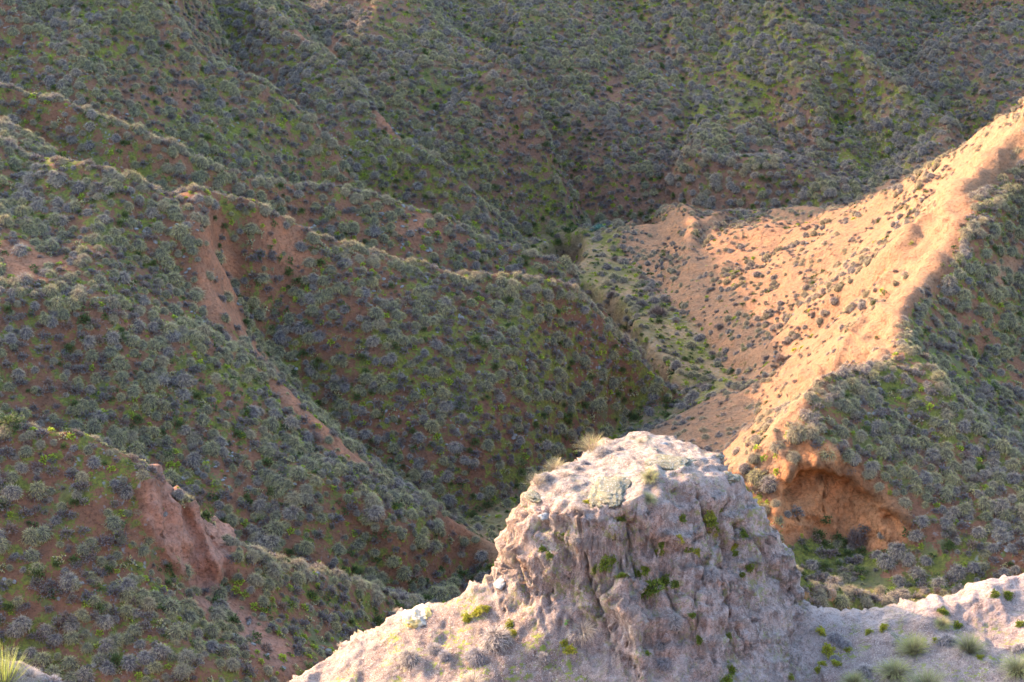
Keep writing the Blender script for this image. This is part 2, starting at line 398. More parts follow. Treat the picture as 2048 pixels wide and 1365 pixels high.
def ground_material():
    m, nt, b = new_mat("badland_soil")
    geo = nt.nodes.new('ShaderNodeNewGeometry'); pos = geo.outputs['Position']
    soil = N(nt, 'ShaderNodeAttribute', attribute_name='soil')
    aux = N(nt, 'ShaderNodeAttribute', attribute_name='cover')
    sep = nt.nodes.new('ShaderNodeSeparateColor'); nt.links.new(aux.outputs['Color'], sep.inputs[0])
    green, bare, lich = sep.outputs[0], sep.outputs[1], sep.outputs[2]
    nA = noise(nt, pos, 0.35, 5, .6); nB = noise(nt, pos, 1.7, 6, .65); nC = noise(nt, pos, 6.0, 5, .7); nD = noise(nt, pos, 22, 3, .7)
    c = mixc(nt, step(nt, nB, .35, .7), soil.outputs['Color'], (1.4, 1.2, 1.05), 'MULTIPLY')
    c = mixc(nt, step(nt, nC, .45, .75), c, mixc(nt, 1.0, c, (.42, .36, .33), 'MULTIPLY'))
    c = mixc(nt, math_(nt, 'MULTIPLY', step(nt, nD, .52, .75), .55), c, mixc(nt, 1.0, c, (1.5, 1.4, 1.3), 'MULTIPLY'))
    # dark strata cracks on bare cliffs
    vor = nt.nodes.new('ShaderNodeTexVoronoi'); vor.feature = 'DISTANCE_TO_EDGE'; vor.inputs['Scale'].default_value = .9
    mp = nt.nodes.new('ShaderNodeMapping'); mp.inputs['Scale'].default_value = (1, 1, 2.2)
    vadd = nt.nodes.new('ShaderNodeVectorMath'); vadd.operation = 'ADD'
    nv = nt.nodes.new('ShaderNodeTexNoise'); nv.inputs['Scale'].default_value = 1.6; nt.links.new(pos, nv.inputs['Vector'])
    nt.links.new(pos, vadd.inputs[0]); nt.links.new(nv.outputs['Color'], vadd.inputs[1])
    nt.links.new(vadd.outputs[0], mp.inputs[0]); nt.links.new(mp.outputs[0], vor.inputs['Vector'])
    crack = math_(nt, 'MULTIPLY', math_(nt, 'SUBTRACT', 1.0, step(nt, vor.outputs['Distance'], 0.0, .06)), math_(nt, 'MULTIPLY', bare, .35))
    c = mixc(nt, crack, c, (.10, .05, .03))
    # low herbs and moss: olive and bright green
    gcol = mixc(nt, step(nt, nC, .35, .65), (.085, .082, .024), (.17, .168, .03))
    gcol = mixc(nt, step(nt, nA, .5, .7), gcol, (.13, .12, .06))
    thr = math_(nt, 'SUBTRACT', 1.0, green)
    gf = nt.nodes.new('ShaderNodeMath'); gf.operation = 'SUBTRACT'
    gsum = nt.nodes.new('ShaderNodeMath'); gsum.operation = 'ADD'; nt.links.new(nB, gsum.inputs[0]); 
    gd_ = math_(nt, 'MULTIPLY', math_(nt, 'ADD', nD, math_(nt, 'MULTIPLY', nC, .6)), .30); nt.links.new(gd_, gsum.inputs[1])
    nt.links.new(gsum.outputs[0], gf.inputs[0]); nt.links.new(thr, gf.inputs[1])
    gm = step(nt, gf.outputs[0], .0, .05)
    c = mixc(nt, gm, c, gcol)
    # pale lichen crust
    vl = nt.nodes.new('ShaderNodeTexVoronoi'); vl.inputs['Scale'].default_value = 3.2; nt.links.new(vadd.outputs[0], vl.inputs['Vector'])
    lm = math_(nt, 'MULTIPLY', math_(nt, 'SUBTRACT', 1.0, step(nt, vl.outputs['Distance'], .12, .3)), lich)
    c = mixc(nt, lm, c, (.22, .22, .21))
    nt.links.new(c, b.inputs['Base Color'])
    bump = nt.nodes.new('ShaderNodeBump'); bump.inputs['Strength'].default_value = .9; bump.inputs['Distance'].default_value = .22
    hsum = nt.nodes.new('ShaderNodeMath'); hsum.operation = 'ADD'; nt.links.new(nC, hsum.inputs[0]); nt.links.new(nB, hsum.inputs[1])
    nt.links.new(hsum.outputs[0], bump.inputs['Height']); nt.links.new(bump.outputs[0], b.inputs['Normal'])
    return m

GROUND_MAT = ground_material()

# ------------------------------------------------------------------ the hills: one sheet
def axis(segs):
    out = []
    for a, b, s in segs:
        out += list(np.arange(a, b - 1e-6, s))
    out.append(segs[-1][1]); return np.array(out)
ax = axis([(-260, -130, 10), (-130, -60, 2), (-60, -36, .8), (-36, -14.8, .22), (-14.8, -10.2, .10), (-10.2, 11, .22), (11, 19, .09), (19, 44, .22), (44, 70, .9), (70, 130, 3), (130, 260, 10)])
ay = axis([(-60, 20, 8), (20, 54, 2), (54, 62, .4), (62, 67, .2), (67, 71, .09), (71, 78, .2), (78, 83.6, .07), (83.6, 94, .19), (94, 112, .26), (112, 180, .34), (180, 250, 2), (250, 330, 8)])
AX, AY = np.meshgrid(ax, ay)
Z = bilin(H, HX0, HY0, HH, AX, AY)
# beyond the fine grid the hills level off into rolling ground
ex = np.maximum(0, np.maximum(np.abs(AX) - 128, np.maximum(AY - 248, 22 - AY)))
Z = Z + fbm(AX / 40, AY / 40, 3, 77) * np.minimum(ex, 40) * 0.2
smp = lambda M: bilin(M, HX0, HY0, HH, AX, AY)
gyZ, gxZ = np.gradient(Z, ay, ax)
nz_ = np.stack([-gxZ, -gyZ, np.ones_like(Z)], -1); nz_ /= np.linalg.norm(nz_, axis=-1, keepdims=True)
cl_ = smp(cliff)
tx = AX + .4 * Z; ty = AY * .5 + Z
cB = smp(mB)
edge = np.clip(cB * 3, 0, 1)
acr = AX * .8 + AY * .55 + .25 * fbm(AX / .8, Z / .8, 2, 410)
dsp = smp(mCL) * (.55 * ridged((AX * .7 - AY * .5) / 2.1, (AX + AY) / 7, 3, 421) + .2 * ridged((AX * .7 - AY * .5) / .8, (AX + AY) / 2.5, 3, 422)) + smp(mLit) * .18 * ridged((AX * .7 - AY * .4) / 2.4, (AX + AY) / 10, 3, 423) + edge * (.42 * ridged(acr / 1.0, Z / 5.0, 2, 411) + .30 * ridged(acr / .42, Z / 1.3, 4, 412)) + cl_ * (.46 * ridged(tx / 1.1, ty / 2.3, 4, 401) + .13 * fbm(tx / .5, ty / .4, 3, 402) - .1) + .035 * fbm(AX / .45, AY / .45, 2, 403)
V3 = np.stack([AX, AY, Z], -1) + nz_ * dsp[..., None]
AU, AV, _ = project(AX, AY, Z)
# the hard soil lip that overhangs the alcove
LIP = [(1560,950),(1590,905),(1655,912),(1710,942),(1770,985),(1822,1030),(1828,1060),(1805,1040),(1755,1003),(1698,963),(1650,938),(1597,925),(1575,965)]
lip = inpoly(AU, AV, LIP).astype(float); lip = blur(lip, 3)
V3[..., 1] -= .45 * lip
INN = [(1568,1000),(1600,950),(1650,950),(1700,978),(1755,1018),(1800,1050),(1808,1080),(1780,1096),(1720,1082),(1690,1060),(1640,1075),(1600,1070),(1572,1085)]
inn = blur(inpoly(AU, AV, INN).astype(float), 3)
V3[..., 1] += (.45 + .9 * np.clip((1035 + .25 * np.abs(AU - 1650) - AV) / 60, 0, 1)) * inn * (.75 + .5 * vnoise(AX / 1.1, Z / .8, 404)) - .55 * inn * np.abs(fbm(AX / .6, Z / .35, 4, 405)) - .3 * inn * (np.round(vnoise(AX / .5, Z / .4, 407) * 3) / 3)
V = V3.reshape(-1, 3)
me, qd = grid_mesh("hillside", V, len(ax), len(ay))
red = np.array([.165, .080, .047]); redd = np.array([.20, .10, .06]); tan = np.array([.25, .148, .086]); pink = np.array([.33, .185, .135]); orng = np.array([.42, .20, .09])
vgrn = np.array([.20, .15, .078])
zn = fbm(AX / 12, AY / 12, 3, 55)[..., None]
soil = red * (1 + .25 * zn) * np.ones_like(AX)[..., None]
far = np.clip((AY - 112) / 30, 0, 1)[..., None]
soil = soil * (1 - far) + (np.array([.16, .088, .058]) * (1 + .2 * zn)) * far
def over(s, M, c): 
    M = smp(M)[..., None]; return s * (1 - M) + c * M
vn = np.clip(.5 + 1.3 * fbm(AX / 4, AY / 2, 3, 93), 0, 1)[..., None]
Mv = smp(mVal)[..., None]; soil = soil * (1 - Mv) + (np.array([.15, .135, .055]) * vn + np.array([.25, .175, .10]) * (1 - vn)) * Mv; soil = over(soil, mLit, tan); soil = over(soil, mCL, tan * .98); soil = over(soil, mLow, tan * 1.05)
soil = over(soil, mAl, orng); soil = over(soil, mB, pink); soil = over(soil, mFan * .7, pink); soil = over(soil, mScar * .85, np.array([.30, .15, .088]))
soil = over(soil, np.maximum(mCut, mCh), np.array([.13, .085, .06])); soil = over(soil, mPath, np.array([.34, .2, .12])); soil = over(soil, mSp, np.array([.45, .27, .12]))
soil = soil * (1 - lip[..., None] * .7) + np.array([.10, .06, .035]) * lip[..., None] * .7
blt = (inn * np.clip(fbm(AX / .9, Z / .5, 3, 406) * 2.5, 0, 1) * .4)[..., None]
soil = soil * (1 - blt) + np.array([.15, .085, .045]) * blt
bareM = np.clip(smp(np.clip(cliff + mFan + mScar + mCut + mPath, 0, 1)), 0, 1)
litM = smp(mLit)
green = np.clip(.27 + .14 * fbm(AX / 10, AY / 10, 3, 91) + .12 * fbm(AX / 2.5, AY / 2.5, 3, 92) - .26 * litM - .42 * bareM - .06 * smp(mVal) + .16 * smp(mBas), 0, 1)
lich = np.clip((fbm(AX / 5, AY / 5, 3, 131) - .12) * 2.2, 0, .8) * (1 - bareM) * (1 - litM)
set_attr(me, 'soil', soil.reshape(-1, 3)); set_attr(me, 'cover', np.stack([green.ravel(), bareM.ravel(), lich.ravel()], 1))
me.materials.append(GROUND_MAT)
hills = bpy.data.objects.new("hillside", me); COL.objects.link(hills)
tag(hills, "ridges and gullies of red badland hills under low scrub", kind='structure')
hill_bvh = BVHTree.FromPolygons([tuple(v) for v in V.tolist()], qd.tolist())

# ------------------------------------------------------------------ near rocky ridge
L = []
line(W(-60,30,-30), W(-25,35,-25), P(-300,1250,35.6), P(-40,1292,35.8), P(20,1308,36), P(90,1342,36.2), P(150,1374,36.4), P(300,1410,37.3), P(450,1398,38.7), P(570,1367,40), P(680,1293,41.3), P(790,1232,42), P(880,1198,42), P(960,1165,42), P(1000,1112,42), P(1014,1075,42.2), P(1022,1035,42.3), P(1048,985,42.5), P(1065,955,42.9), P(1120,922,43.6), P(1200,888,44.6), P(1225,870,45.2), P(1290,857,45.5), P(1350,868,45.2), P(1400,886,44.6), P(1440,920,43.7), P(1468,948,42.9), P(1478,975,42.6), P(1497,1005,42.5), P(1545,1052,42.5), P(1572,1092,42.4), P(1588,1160,42.3), P(1612,1213,42.3), P(1650,1224,42.5), P(1740,1222,42.7), P(1800,1202,42.8), P(1880,1186,42.9), P(1960,1158,43), P(2048,1146,43.1), P(2200,1110,43.5), W(20,44,-21), W(35,46,-20), W(60,46,-24))
line(W(-60,50,-60), W(-20,44,-47), Q(300,45,-46), Q(570,46,-42), Q(800,47.5,-41), Q(960,47.5,-40), Q(1060,48,-39), Q(1200,50,-39), Q(1350,50.5,-38), Q(1500,47.5,-39), Q(1620,47,-40), Q(1900,47.5,-42), Q(2200,48,-44), W(60,54,-60))
line(W(-25,38,-33), Q(0,38,-31), Q(300,39.5,-32), Q(570,41.8,-29.5), Q(790,43.6,-29), Q(960,43.7,-28.5), Q(1020,44,-27), Q(1075,45.2,-25.5), Q(1200,47,-25.5), Q(1330,47.8,-25), Q(1450,45.5,-25.5), Q(1560,44.3,-27), Q(1640,44.2,-28.5), Q(1900,44.6,-29), Q(2200,45.2,-29))
line(Q(1010,42.5,-24.2), Q(1030,42.9,-23.6), Q(1070,43.4,-22.8))
# cap of the knoll and its near edge
line(P(1048,985,42.5), P(1060,1010,41.9), P(1100,1012,41.6), P(1160,1012,41.2), P(1230,1014,40.9), P(1278,1000,41.1), P(1290,965,41.8), P(1330,948,42), P(1370,950,42), P(1400,960,42.1), P(1440,972,42.3), P(1478,975,42.6))
line(P(1060,1022,41.75), P(1160,1035,40.95), P(1230,1045,40.6), P(1290,1020,40.9), P(1330,975,41.65), P(1400,995,41.7), P(1470,1000,42.2))
line(P(1120,950,42.6), P(1200,935,43.1), P(1300,900,44), P(1400,915,43.6))
# shoulder rib and hollow below the knoll
line(P(1014,1075,42.2), P(1050,1130,41.4), P(1085,1165,40.9), P(1095,1200,40.6), P(1110,1260,40), P(1170,1330,39.3), P(1200,1400,38.6))
line(P(1060,1060,41.6), P(1120,1120,40.9), P(1150,1180,40.6), P(1160,1240,40.2), P(1230,1300,39.6), P(1290,1370,39))
line(P(1160,1060,40.9), P(1250,1100,40.2), P(1290,1150,40.5), P(1260,1205,40.3), P(1200,1230,40.2))
line(P(1380,1050,41.3), P(1400,1120,40.9), P(1400,1200,40.3), P(1380,1290,39.6), P(1350,1370,38.9))
line(P(1500,1060,42), P(1520,1150,41.5), P(1530,1230,41), P(1500,1300,40.2), P(1460,1380,39.2))
line(P(1590,1235,41.9), P(1600,1290,41.2), P(1610,1340,40.5), P(1620,1400,39.9))
line(P(1000,1130,41.9), P(1010,1180,41.4), P(1000,1230,40.9), P(980,1290,40), P(950,1365,38.9))
line(P(900,1215,41.6), P(870,1260,41), P(820,1310,40.2), P(760,1365,39.3))
line(P(700,1310,40.8), P(650,1365,40))
line(P(1680,1240,42.1), P(1700,1290,41.2), P(1720,1365,39.7))
line(P(1850,1215,42.1), P(1850,1270,41.1), P(1860,1365,39.2))
line(P(1980,1185,42.4), P(2000,1260,41.3), P(2000,1365,38.9))
line(P(2048,1215,42), P(2200,1180,42.5))
# toward the viewer's own standing place
line(W(-60,30,-32), W(-20,33,-25), P(0,1380,35), P(570,1450,37.5), P(1200,1480,37.4), P(1700,1450,37.6), P(2048,1440,37.3), W(25,38,-21), W(60,38,-26))
line(W(-60,12,-16), W(-15,14,-10.5), W(0,14,-9.6), W(15,14,-10), W(60,12,-16))
line(W(-60,0,-5), W(-12,0,-2.2), W(0,0,-1.7), W(12,0,-2), W(60,0,-5), W(60,-25,-6), W(0,-25,-1), W(-60,-25,-6), W(-60,0,-5))
line(W(-60,50,-60), W(-60,62,-72), W(60,62,-72), W(60,54,-60))
FX0, FY0, FH = -24.0, -22.0, 0.08
FNX, FNY = int(44 / FH) + 1, int(76 / FH) + 1
G2 = blur(tin(L, FX0, FY0, FNX, FNY, FH), 4)
fx, fy = np.meshgrid(FX0 + FH * np.arange(FNX), FY0 + FH * np.arange(FNY))
fu, fv, _ = project(fx, fy, G2)
def fmask(poly, n=3):
    return blur(inpoly(fu, fv, poly).astype(float), n)
near = np.clip((fy - 20) / 12, 0, 1)
G2 = G2 + near * (0.16 * fbm(fx / 1.8, fy / 1.8, 3, 201) + 0.07 * fbm(fx / .5, fy / .5, 3, 202)) + (1 - near) * .2 * fbm(fx / 3, fy / 3, 3, 203)
TOP = [(1040,990),(1070,945),(1200,880),(1290,850),(1410,880),(1450,940),(1330,945),(1290,965),(1280,1005),(1160,1012)]
RIM = [(560,1370),(690,1280),(960,1160),(1010,1080),(1020,1000),(1060,950),(1110,960),(1060,1010),(1055,1090),(1020,1140),(960,1200),(860,1235),(790,1290),(700,1365)]
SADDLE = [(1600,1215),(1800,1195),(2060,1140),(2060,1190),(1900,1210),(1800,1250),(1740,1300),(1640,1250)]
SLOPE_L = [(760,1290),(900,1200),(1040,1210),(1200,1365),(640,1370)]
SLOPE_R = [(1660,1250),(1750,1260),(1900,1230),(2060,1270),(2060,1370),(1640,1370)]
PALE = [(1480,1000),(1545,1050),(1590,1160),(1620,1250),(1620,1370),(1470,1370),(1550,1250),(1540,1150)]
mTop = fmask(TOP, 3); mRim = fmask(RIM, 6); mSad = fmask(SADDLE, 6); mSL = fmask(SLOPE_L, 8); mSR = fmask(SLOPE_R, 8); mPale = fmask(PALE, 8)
bx = axis([(-60, -24, 4), (-24, -8, .5), (-8, 13, .05), (13, 20, .4), (20, 60, 4)])
by = axis([(-25, 20, 1.5), (20, 34, .4), (34, 47, .045), (47, 54, .3), (54, 62, 2)])
BX, BY = np.meshgrid(bx, by)
BZ = bilin(G2, FX0, FY0, FH, BX, BY)
outer = np.maximum(0, np.maximum(np.abs(BX) - 22, 0))
gyY, gxX = np.gradient(BZ, by, bx)
nrm = np.stack([-gxX, -gyY, np.ones_like(BZ)], -1); nrm /= np.linalg.norm(nrm, axis=-1, keepdims=True)
steep = np.clip((1 - nrm[..., 2] - .12) * 3, 0, 1)
# craggy displacement along the surface normal; noise read in a skewed frame so steep faces get relief too
qx = BX + .3 * BZ; qy = BY * .6 + BZ * 1.1
d = .20 * ridged(qx / .75, qy / 1.7, 5, 301) + .07 * fbm(qx / .3, qy / .3, 3, 302) + .16 * fbm(qx / 1.7, qy / 2.4, 3, 303)
hgt = BZ * 1.9 + .8 * fbm(BX / 1.1, BY / 1.1, 3, 311)
saw = hgt - np.floor(hgt)
d = d + .13 * saw * saw * steep * (.5 + vnoise(BX / 1.2, qy / 1.2, 312)) + .16 * (np.round(vnoise(qx / .55, qy / .8, 313) * 3) / 3 - .5) * steep
crk = fbm(qx / .9, BZ / 2.6, 3, 320); d = d - .22 * steep * np.exp(-(crk / .035) ** 2)
crk2 = fbm(qx / 1.6, qy / .5, 3, 321); d = d - .12 * steep * np.exp(-(crk2 / .03) ** 2)
d2 = .04 * fbm(BX / .16, qy / .16, 3, 304)
disp = d * (.35 + .65 * steep) * np.clip((BY - 30) / 4, 0, 1) + d2
cap = bilin(mTop, FX0, FY0, FH, BX, BY)
disp += .20 * np.clip(cap * (1 - cap) * 4, 0, 1) * (.4 + fbm(BX / .4, BY / .4, 2, 310))              # hard crust standing proud at the edge of the cap
Vf = np.stack([BX, BY, BZ], -1) + nrm * disp[..., None]
Vf = Vf.reshape(-1, 3)
me2, qd2 = grid_mesh("rocky_ridge", Vf, len(bx), len(by))
fs = lambda M: bilin(M, FX0, FY0, FH, BX, BY)[..., None]
zn = fbm(BX / 1.6, BY / 1.2, 3, 305)[..., None]
rock = np.array([.35, .275, .24]) * (1 + .18 * zn)
def ov(s, M, c, k=1.0):
    M = fs(M) * k; return s * (1 - M) + np.array(c) * M
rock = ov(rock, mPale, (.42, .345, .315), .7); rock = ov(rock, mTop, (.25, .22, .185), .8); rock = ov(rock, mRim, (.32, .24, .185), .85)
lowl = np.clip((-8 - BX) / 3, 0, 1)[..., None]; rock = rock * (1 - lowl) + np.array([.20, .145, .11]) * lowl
rock = ov(rock, mSad, (.35, .30, .28), .8); rock = ov(rock, mSL, (.21, .148, .115), .95); rock = ov(rock, mSR, (.22, .172, .158), .85)  # brown gravel slope (mSL) darkened to put its shade into the colour
# x: moss amount, y: crust (dark and white lichen), z: gravel
moss = np.clip(.12 + .3 * fs(mSL)[..., 0] + .12 * fs(mSR)[..., 0] + .06 * steep, 0, 1)
crust = np.clip(.28 + .5 * steep + .45 * fs(mTop)[..., 0] - .5 * fs(mRim)[..., 0] - .3 * fs(mSad)[..., 0], 0, 1)
grav = np.clip(.12 + fs(mSL)[..., 0] + fs(mSR)[..., 0] * .7 + fs(mTop)[..., 0] * .8 + .35 * fs(mRim)[..., 0], 0, 1)
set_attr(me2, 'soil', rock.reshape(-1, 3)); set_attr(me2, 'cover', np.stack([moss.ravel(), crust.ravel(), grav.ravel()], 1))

def rock_material():
    m, nt, b = new_mat("pale_crumbly_rock")
    geo = nt.nodes.new('ShaderNodeNewGeometry'); pos = geo.outputs['Position']
    soil = N(nt, 'ShaderNodeAttribute', attribute_name='soil')
    aux = N(nt, 'ShaderNodeAttribute', attribute_name='cover')
    sep = nt.nodes.new('ShaderNodeSeparateColor'); nt.links.new(aux.outputs['Color'], sep.inputs[0])
    nA = noise(nt, pos, 1.1, 5, .65); nB = noise(nt, pos, 4.5, 6, .7, .4); nC = noise(nt, pos, 16, 6, .75); nD = noise(nt, pos, 60, 3, .7)
    c = mixc(nt, step(nt, nA, .35, .65), soil.outputs['Color'], mixc(nt, 1.0, soil.outputs['Color'], (1.12, 1.02, .96), 'MULTIPLY'))
    c = mixc(nt, step(nt, nB, .42, .72), c, mixc(nt, 1.0, c, (.55, .49, .45), 'MULTIPLY'))
    c = mixc(nt, math_(nt, 'MULTIPLY', step(nt, nC, .5, .62), .85), c, mixc(nt, 1.0, c, (.42, .38, .36), 'MULTIPLY'))
    c = mixc(nt, math_(nt, 'MULTIPLY', step(nt, nD, .5, .6), .6), c, (.56, .50, .48))
    # rain streaks and mauve staining run down the face
    mps = nt.nodes.new('ShaderNodeMapping'); mps.inputs['Scale'].default_value = (3.2, 2.0, .55); nt.links.new(pos, mps.inputs[0])
    nS = noise(nt, mps.outputs[0], 1.6, 6, .7, .6)
    c = mixc(nt, math_(nt, 'MULTIPLY', step(nt, nS, .48, .62), math_(nt, 'MULTIPLY', sep.outputs[1], 1.1)), c, mixc(nt, 1.0, c, (.55, .47, .45), 'MULTIPLY'))
    c = mixc(nt, math_(nt, 'MULTIPLY', step(nt, nS, .47, .36), math_(nt, 'MULTIPLY', sep.outputs[1], .8)), c, mixc(nt, 1.0, c, (1.35, 1.2, 1.12), 'MULTIPLY'))
    # grey-white lichen crust and dark crust flecks
    nE = noise(nt, pos, 2.6, 6, .75, .8)
    wm = math_(nt, 'MULTIPLY', step(nt, nE, .52, .62), math_(nt, 'MULTIPLY', sep.outputs[1], .55))
    c = mixc(nt, wm, c, (.44, .43, .42))
    vor = nt.nodes.new('ShaderNodeTexVoronoi'); vor.inputs['Scale'].default_value = 14
    add = nt.nodes.new('ShaderNodeVectorMath'); add.operation = 'ADD'
    nz = nt.nodes.new('ShaderNodeTexNoise'); nz.inputs['Scale'].default_value = 9; nt.links.new(pos, nz.inputs['Vector'])
    sc_ = nt.nodes.new('ShaderNodeVectorMath'); sc_.operation = 'SCALE'; sc_.inputs['Scale'].default_value = .3; nt.links.new(nz.outputs['Color'], sc_.inputs[0])
    nt.links.new(pos, add.inputs[0]); nt.links.new(sc_.outputs[0], add.inputs[1]); nt.links.new(add.outputs[0], vor.inputs['Vector'])
    fl = math_(nt, 'SUBTRACT', 1.0, step(nt, vor.outputs['Distance'], .18, .42))
    dm = math_(nt, 'MULTIPLY', math_(nt, 'MULTIPLY', fl, step(nt, nB, .45, .6)), sep.outputs[1])
    c = mixc(nt, math_(nt, 'MULTIPLY', dm, .9), c, (.085, .08, .07))
    nF = noise(nt, pos, 3.1, 7, .8, .3)
    c = mixc(nt, math_(nt, 'MULTIPLY', step(nt, nF, .50, .60), math_(nt, 'MULTIPLY', sep.outputs[1], 1.0)), c, mixc(nt, nC, (.13, .105, .085), (.25, .205, .18)))
    # gravel: light and dark chips
    vg = nt.nodes.new('ShaderNodeTexVoronoi'); vg.inputs['Scale'].default_value = 18; nt.links.new(pos, vg.inputs['Vector'])
    gsep = nt.nodes.new('ShaderNodeSeparateColor'); nt.links.new(vg.outputs['Color'], gsep.inputs[0])
    chip = math_(nt, 'MULTIPLY', math_(nt, 'MULTIPLY', step(nt, gsep.outputs[0], .62, .66), math_(nt, 'SUBTRACT', 1.0, step(nt, vg.outputs['Distance'], .25, .42))), sep.outputs[2])
    c = mixc(nt, math_(nt, 'MULTIPLY', chip, .75), c, mixc(nt, gsep.outputs[1], (.58, .50, .42), (.16, .11, .08)))
    # moss
    ms = math_(nt, 'MULTIPLY', step(nt, noise(nt, pos, 1.3, 3, .5), .46, .60), step(nt, noise(nt, pos, 7, 5, .7), .50, .58))
    mm = math_(nt, 'MULTIPLY', ms, step(nt, sep.outputs[0], .04, .30))
    c = mixc(nt, mm, c, mixc(nt, nC, (.13, .16, .03), (.30, .32, .07)))
    nt.links.new(c, b.inputs['Base Color'])
    bump = nt.nodes.new('ShaderNodeBump'); bump.inputs['Strength'].default_value = 1.0; bump.inputs['Distance'].default_value = .09
    hs = nt.nodes.new('ShaderNodeMath'); hs.operation = 'ADD'; nt.links.new(nC, hs.inputs[0])
    h2 = nt.nodes.new('ShaderNodeMath'); h2.operation = 'MULTIPLY'; h2.inputs[1].default_value = 2.0; nt.links.new(nB, h2.inputs[0]); nt.links.new(h2.outputs[0], hs.inputs[1])
    nt.links.new(hs.outputs[0], bump.inputs['Height']); nt.links.new(bump.outputs[0], b.inputs['Normal'])
    return m
me2.materials.append(rock_material())
ridge = bpy.data.objects.new("rocky_ridge", me2); COL.objects.link(ridge)
tag(ridge, "pale pink crumbling rock ridge with a flat topped knoll", kind='structure')
fg_bvh = BVHTree.FromPolygons([tuple(v) for v in Vf.tolist()], qd2.tolist())

# ------------------------------------------------------------------ plants: meshes
def ribbon_mesh(name, base, az, el, length, droop, width, nseg, rnd, mats, matidx=None, curl=None):
    """many drooping blades in one mesh; all arguments are arrays, one entry per blade"""
    n = len(az)
    p = base.copy(); e = el.copy(); a = az.copy()
    sx = -np.sin(az); sy = np.cos(az)
    tw = (rnd[:, 1] - .5) * 1.6
    side = np.stack([sx * np.cos(tw), sy * np.cos(tw), np.sin(tw)], 1)
    rows = []; tt = []
    for k in range(nseg + 1):
        t = k / nseg
        w = width * (1 - t) ** .6 * .5 + width * .06
        rows.append(p - side * w[:, None]); rows.append(p + side * w[:, None]); tt += [t, t]
        st = length / nseg
        d = np.stack([np.cos(a) * np.cos(e), np.sin(a) * np.cos(e), np.sin(e)], 1)
        p = p + d * st[:, None]
        e = e - droop / nseg
        if curl is not None: a = a + curl / nseg
    V = np.stack(rows, 1).reshape(-1, 3)
    m = 2 * (nseg + 1)
    b = (np.arange(n) * m)[:, None]
    k = np.arange(nseg)[None, :] * 2
    q = np.stack([b + k, b + k + 1, b + k + 3, b + k + 2], -1).reshape(-1, 4)
    me = bpy.data.meshes.new(name)
    me.vertices.add(len(V)); me.vertices.foreach_set('co', V.astype(np.float32).ravel())
    me.loops.add(q.size); me.loops.foreach_set('vertex_index', q.astype(np.int32).ravel())
    me.polygons.add(len(q)); me.polygons.foreach_set('loop_start', (np.arange(len(q)) * 4).astype(np.int32))
    me.polygons.foreach_set('loop_total', np.full(len(q), 4, np.int32))
    me.update(calc_edges=True)
    c = np.zeros((n, m, 3)); c[:, :, 0] = np.array(tt)[None, :]; c[:, :, 1] = rnd[:, 0][:, None]; c[:, :, 2] = rnd[:, 2][:, None]
    set_attr(me, 'blade', c.reshape(-1, 3))
    me.materials.append(mats)
    return me

def plant_material(name, base, mid, tip, live, trans=.25, lo=.25, hi=.8, livef=(.45, .62)):
    """colour runs along the blade from a dead base, darkened as painted shade, to a brightened tip; some blades are fresh"""
    m, nt, b = new_mat(name)
    at = N(nt, 'ShaderNodeAttribute', attribute_name='blade')
    sep = nt.nodes.new('ShaderNodeSeparateColor'); nt.links.new(at.outputs['Color'], sep.inputs[0])
    oi = nt.nodes.new('ShaderNodeObjectInfo')
    c = mixc(nt, step(nt, sep.outputs[0], 0.0, lo), base, mid)  # dead base, darkened further to paint in shade between the blades
    t2 = mixc(nt, step(nt, sep.outputs[1], *livef), tip, live)
    c = mixc(nt, step(nt, sep.outputs[0], lo, hi), c, t2)
    c = mixc(nt, oi.outputs['Random'], c, mixc(nt, 1.0, c, (1.35, 1.25, 1.05), 'MULTIPLY'))
    c = mixc(nt, sep.outputs[2], mixc(nt, 1.0, c, (.8, .8, .83), 'MULTIPLY'), mixc(nt, 1.0, c, (1.18, 1.15, 1.08), 'MULTIPLY'))
    nt.links.new(c, b.inputs['Base Color'])
    b.inputs['Roughness'].default_value = .8
    out = nt.nodes['Material Output']
    tr = nt.nodes.new('ShaderNodeBsdfTranslucent'); nt.links.new(c, tr.inputs[0])
    mx = nt.nodes.new('ShaderNodeMixShader'); mx.inputs[0].default_value = trans
    nt.links.new(b.outputs[0], mx.inputs[1]); nt.links.new(tr.outputs[0], mx.inputs[2]); nt.links.new(mx.outputs[0], out.inputs[0])
    return m

M_GREY = plant_material('grey_tussock_blades', (.03,.026,.027), (.15,.132,.14), (.38,.33,.30), (.42,.37,.22))
M_OLIV = plant_material('olive_tussock_blades', (.03,.028,.02), (.15,.138,.11), (.42,.38,.22), (.38,.37,.14))
M_STRAW = plant_material('straw_tussock_blades', (.05,.04,.03), (.20,.17,.135), (.40,.345,.215), (.34,.32,.17))
M_SHRUB = plant_material('grey_shrub_twigs', (.035,.03,.03), (.105,.088,.098), (.215,.18,.195), (.19,.185,.13), .1)
M_DRY = plant_material('brown_dry_twigs', (.05,.035,.035), (.14,.10,.095), (.20,.155,.145), (.19,.15,.13), .1)
M_GREEN = plant_material('green_bush_leaves', (.03,.03,.015), (.05,.07,.025), (.085,.12,.04), (.11,.16,.05), .2)
M_TEAL = plant_material('blue_green_bush_leaves', (.03,.035,.03), (.06,.13,.11), (.12,.27,.23), (.16,.30,.24), .2)
M_BROOM = plant_material('yellow_green_stems', (.08,.07,.02), (.24,.26,.06), (.42,.42,.12), (.34,.40,.10), .3)
M_HERB = plant_material('bright_herb_leaves', (.08,.10,.015), (.19,.24,.03), (.30,.36,.04), (.20,.29,.04), .3)
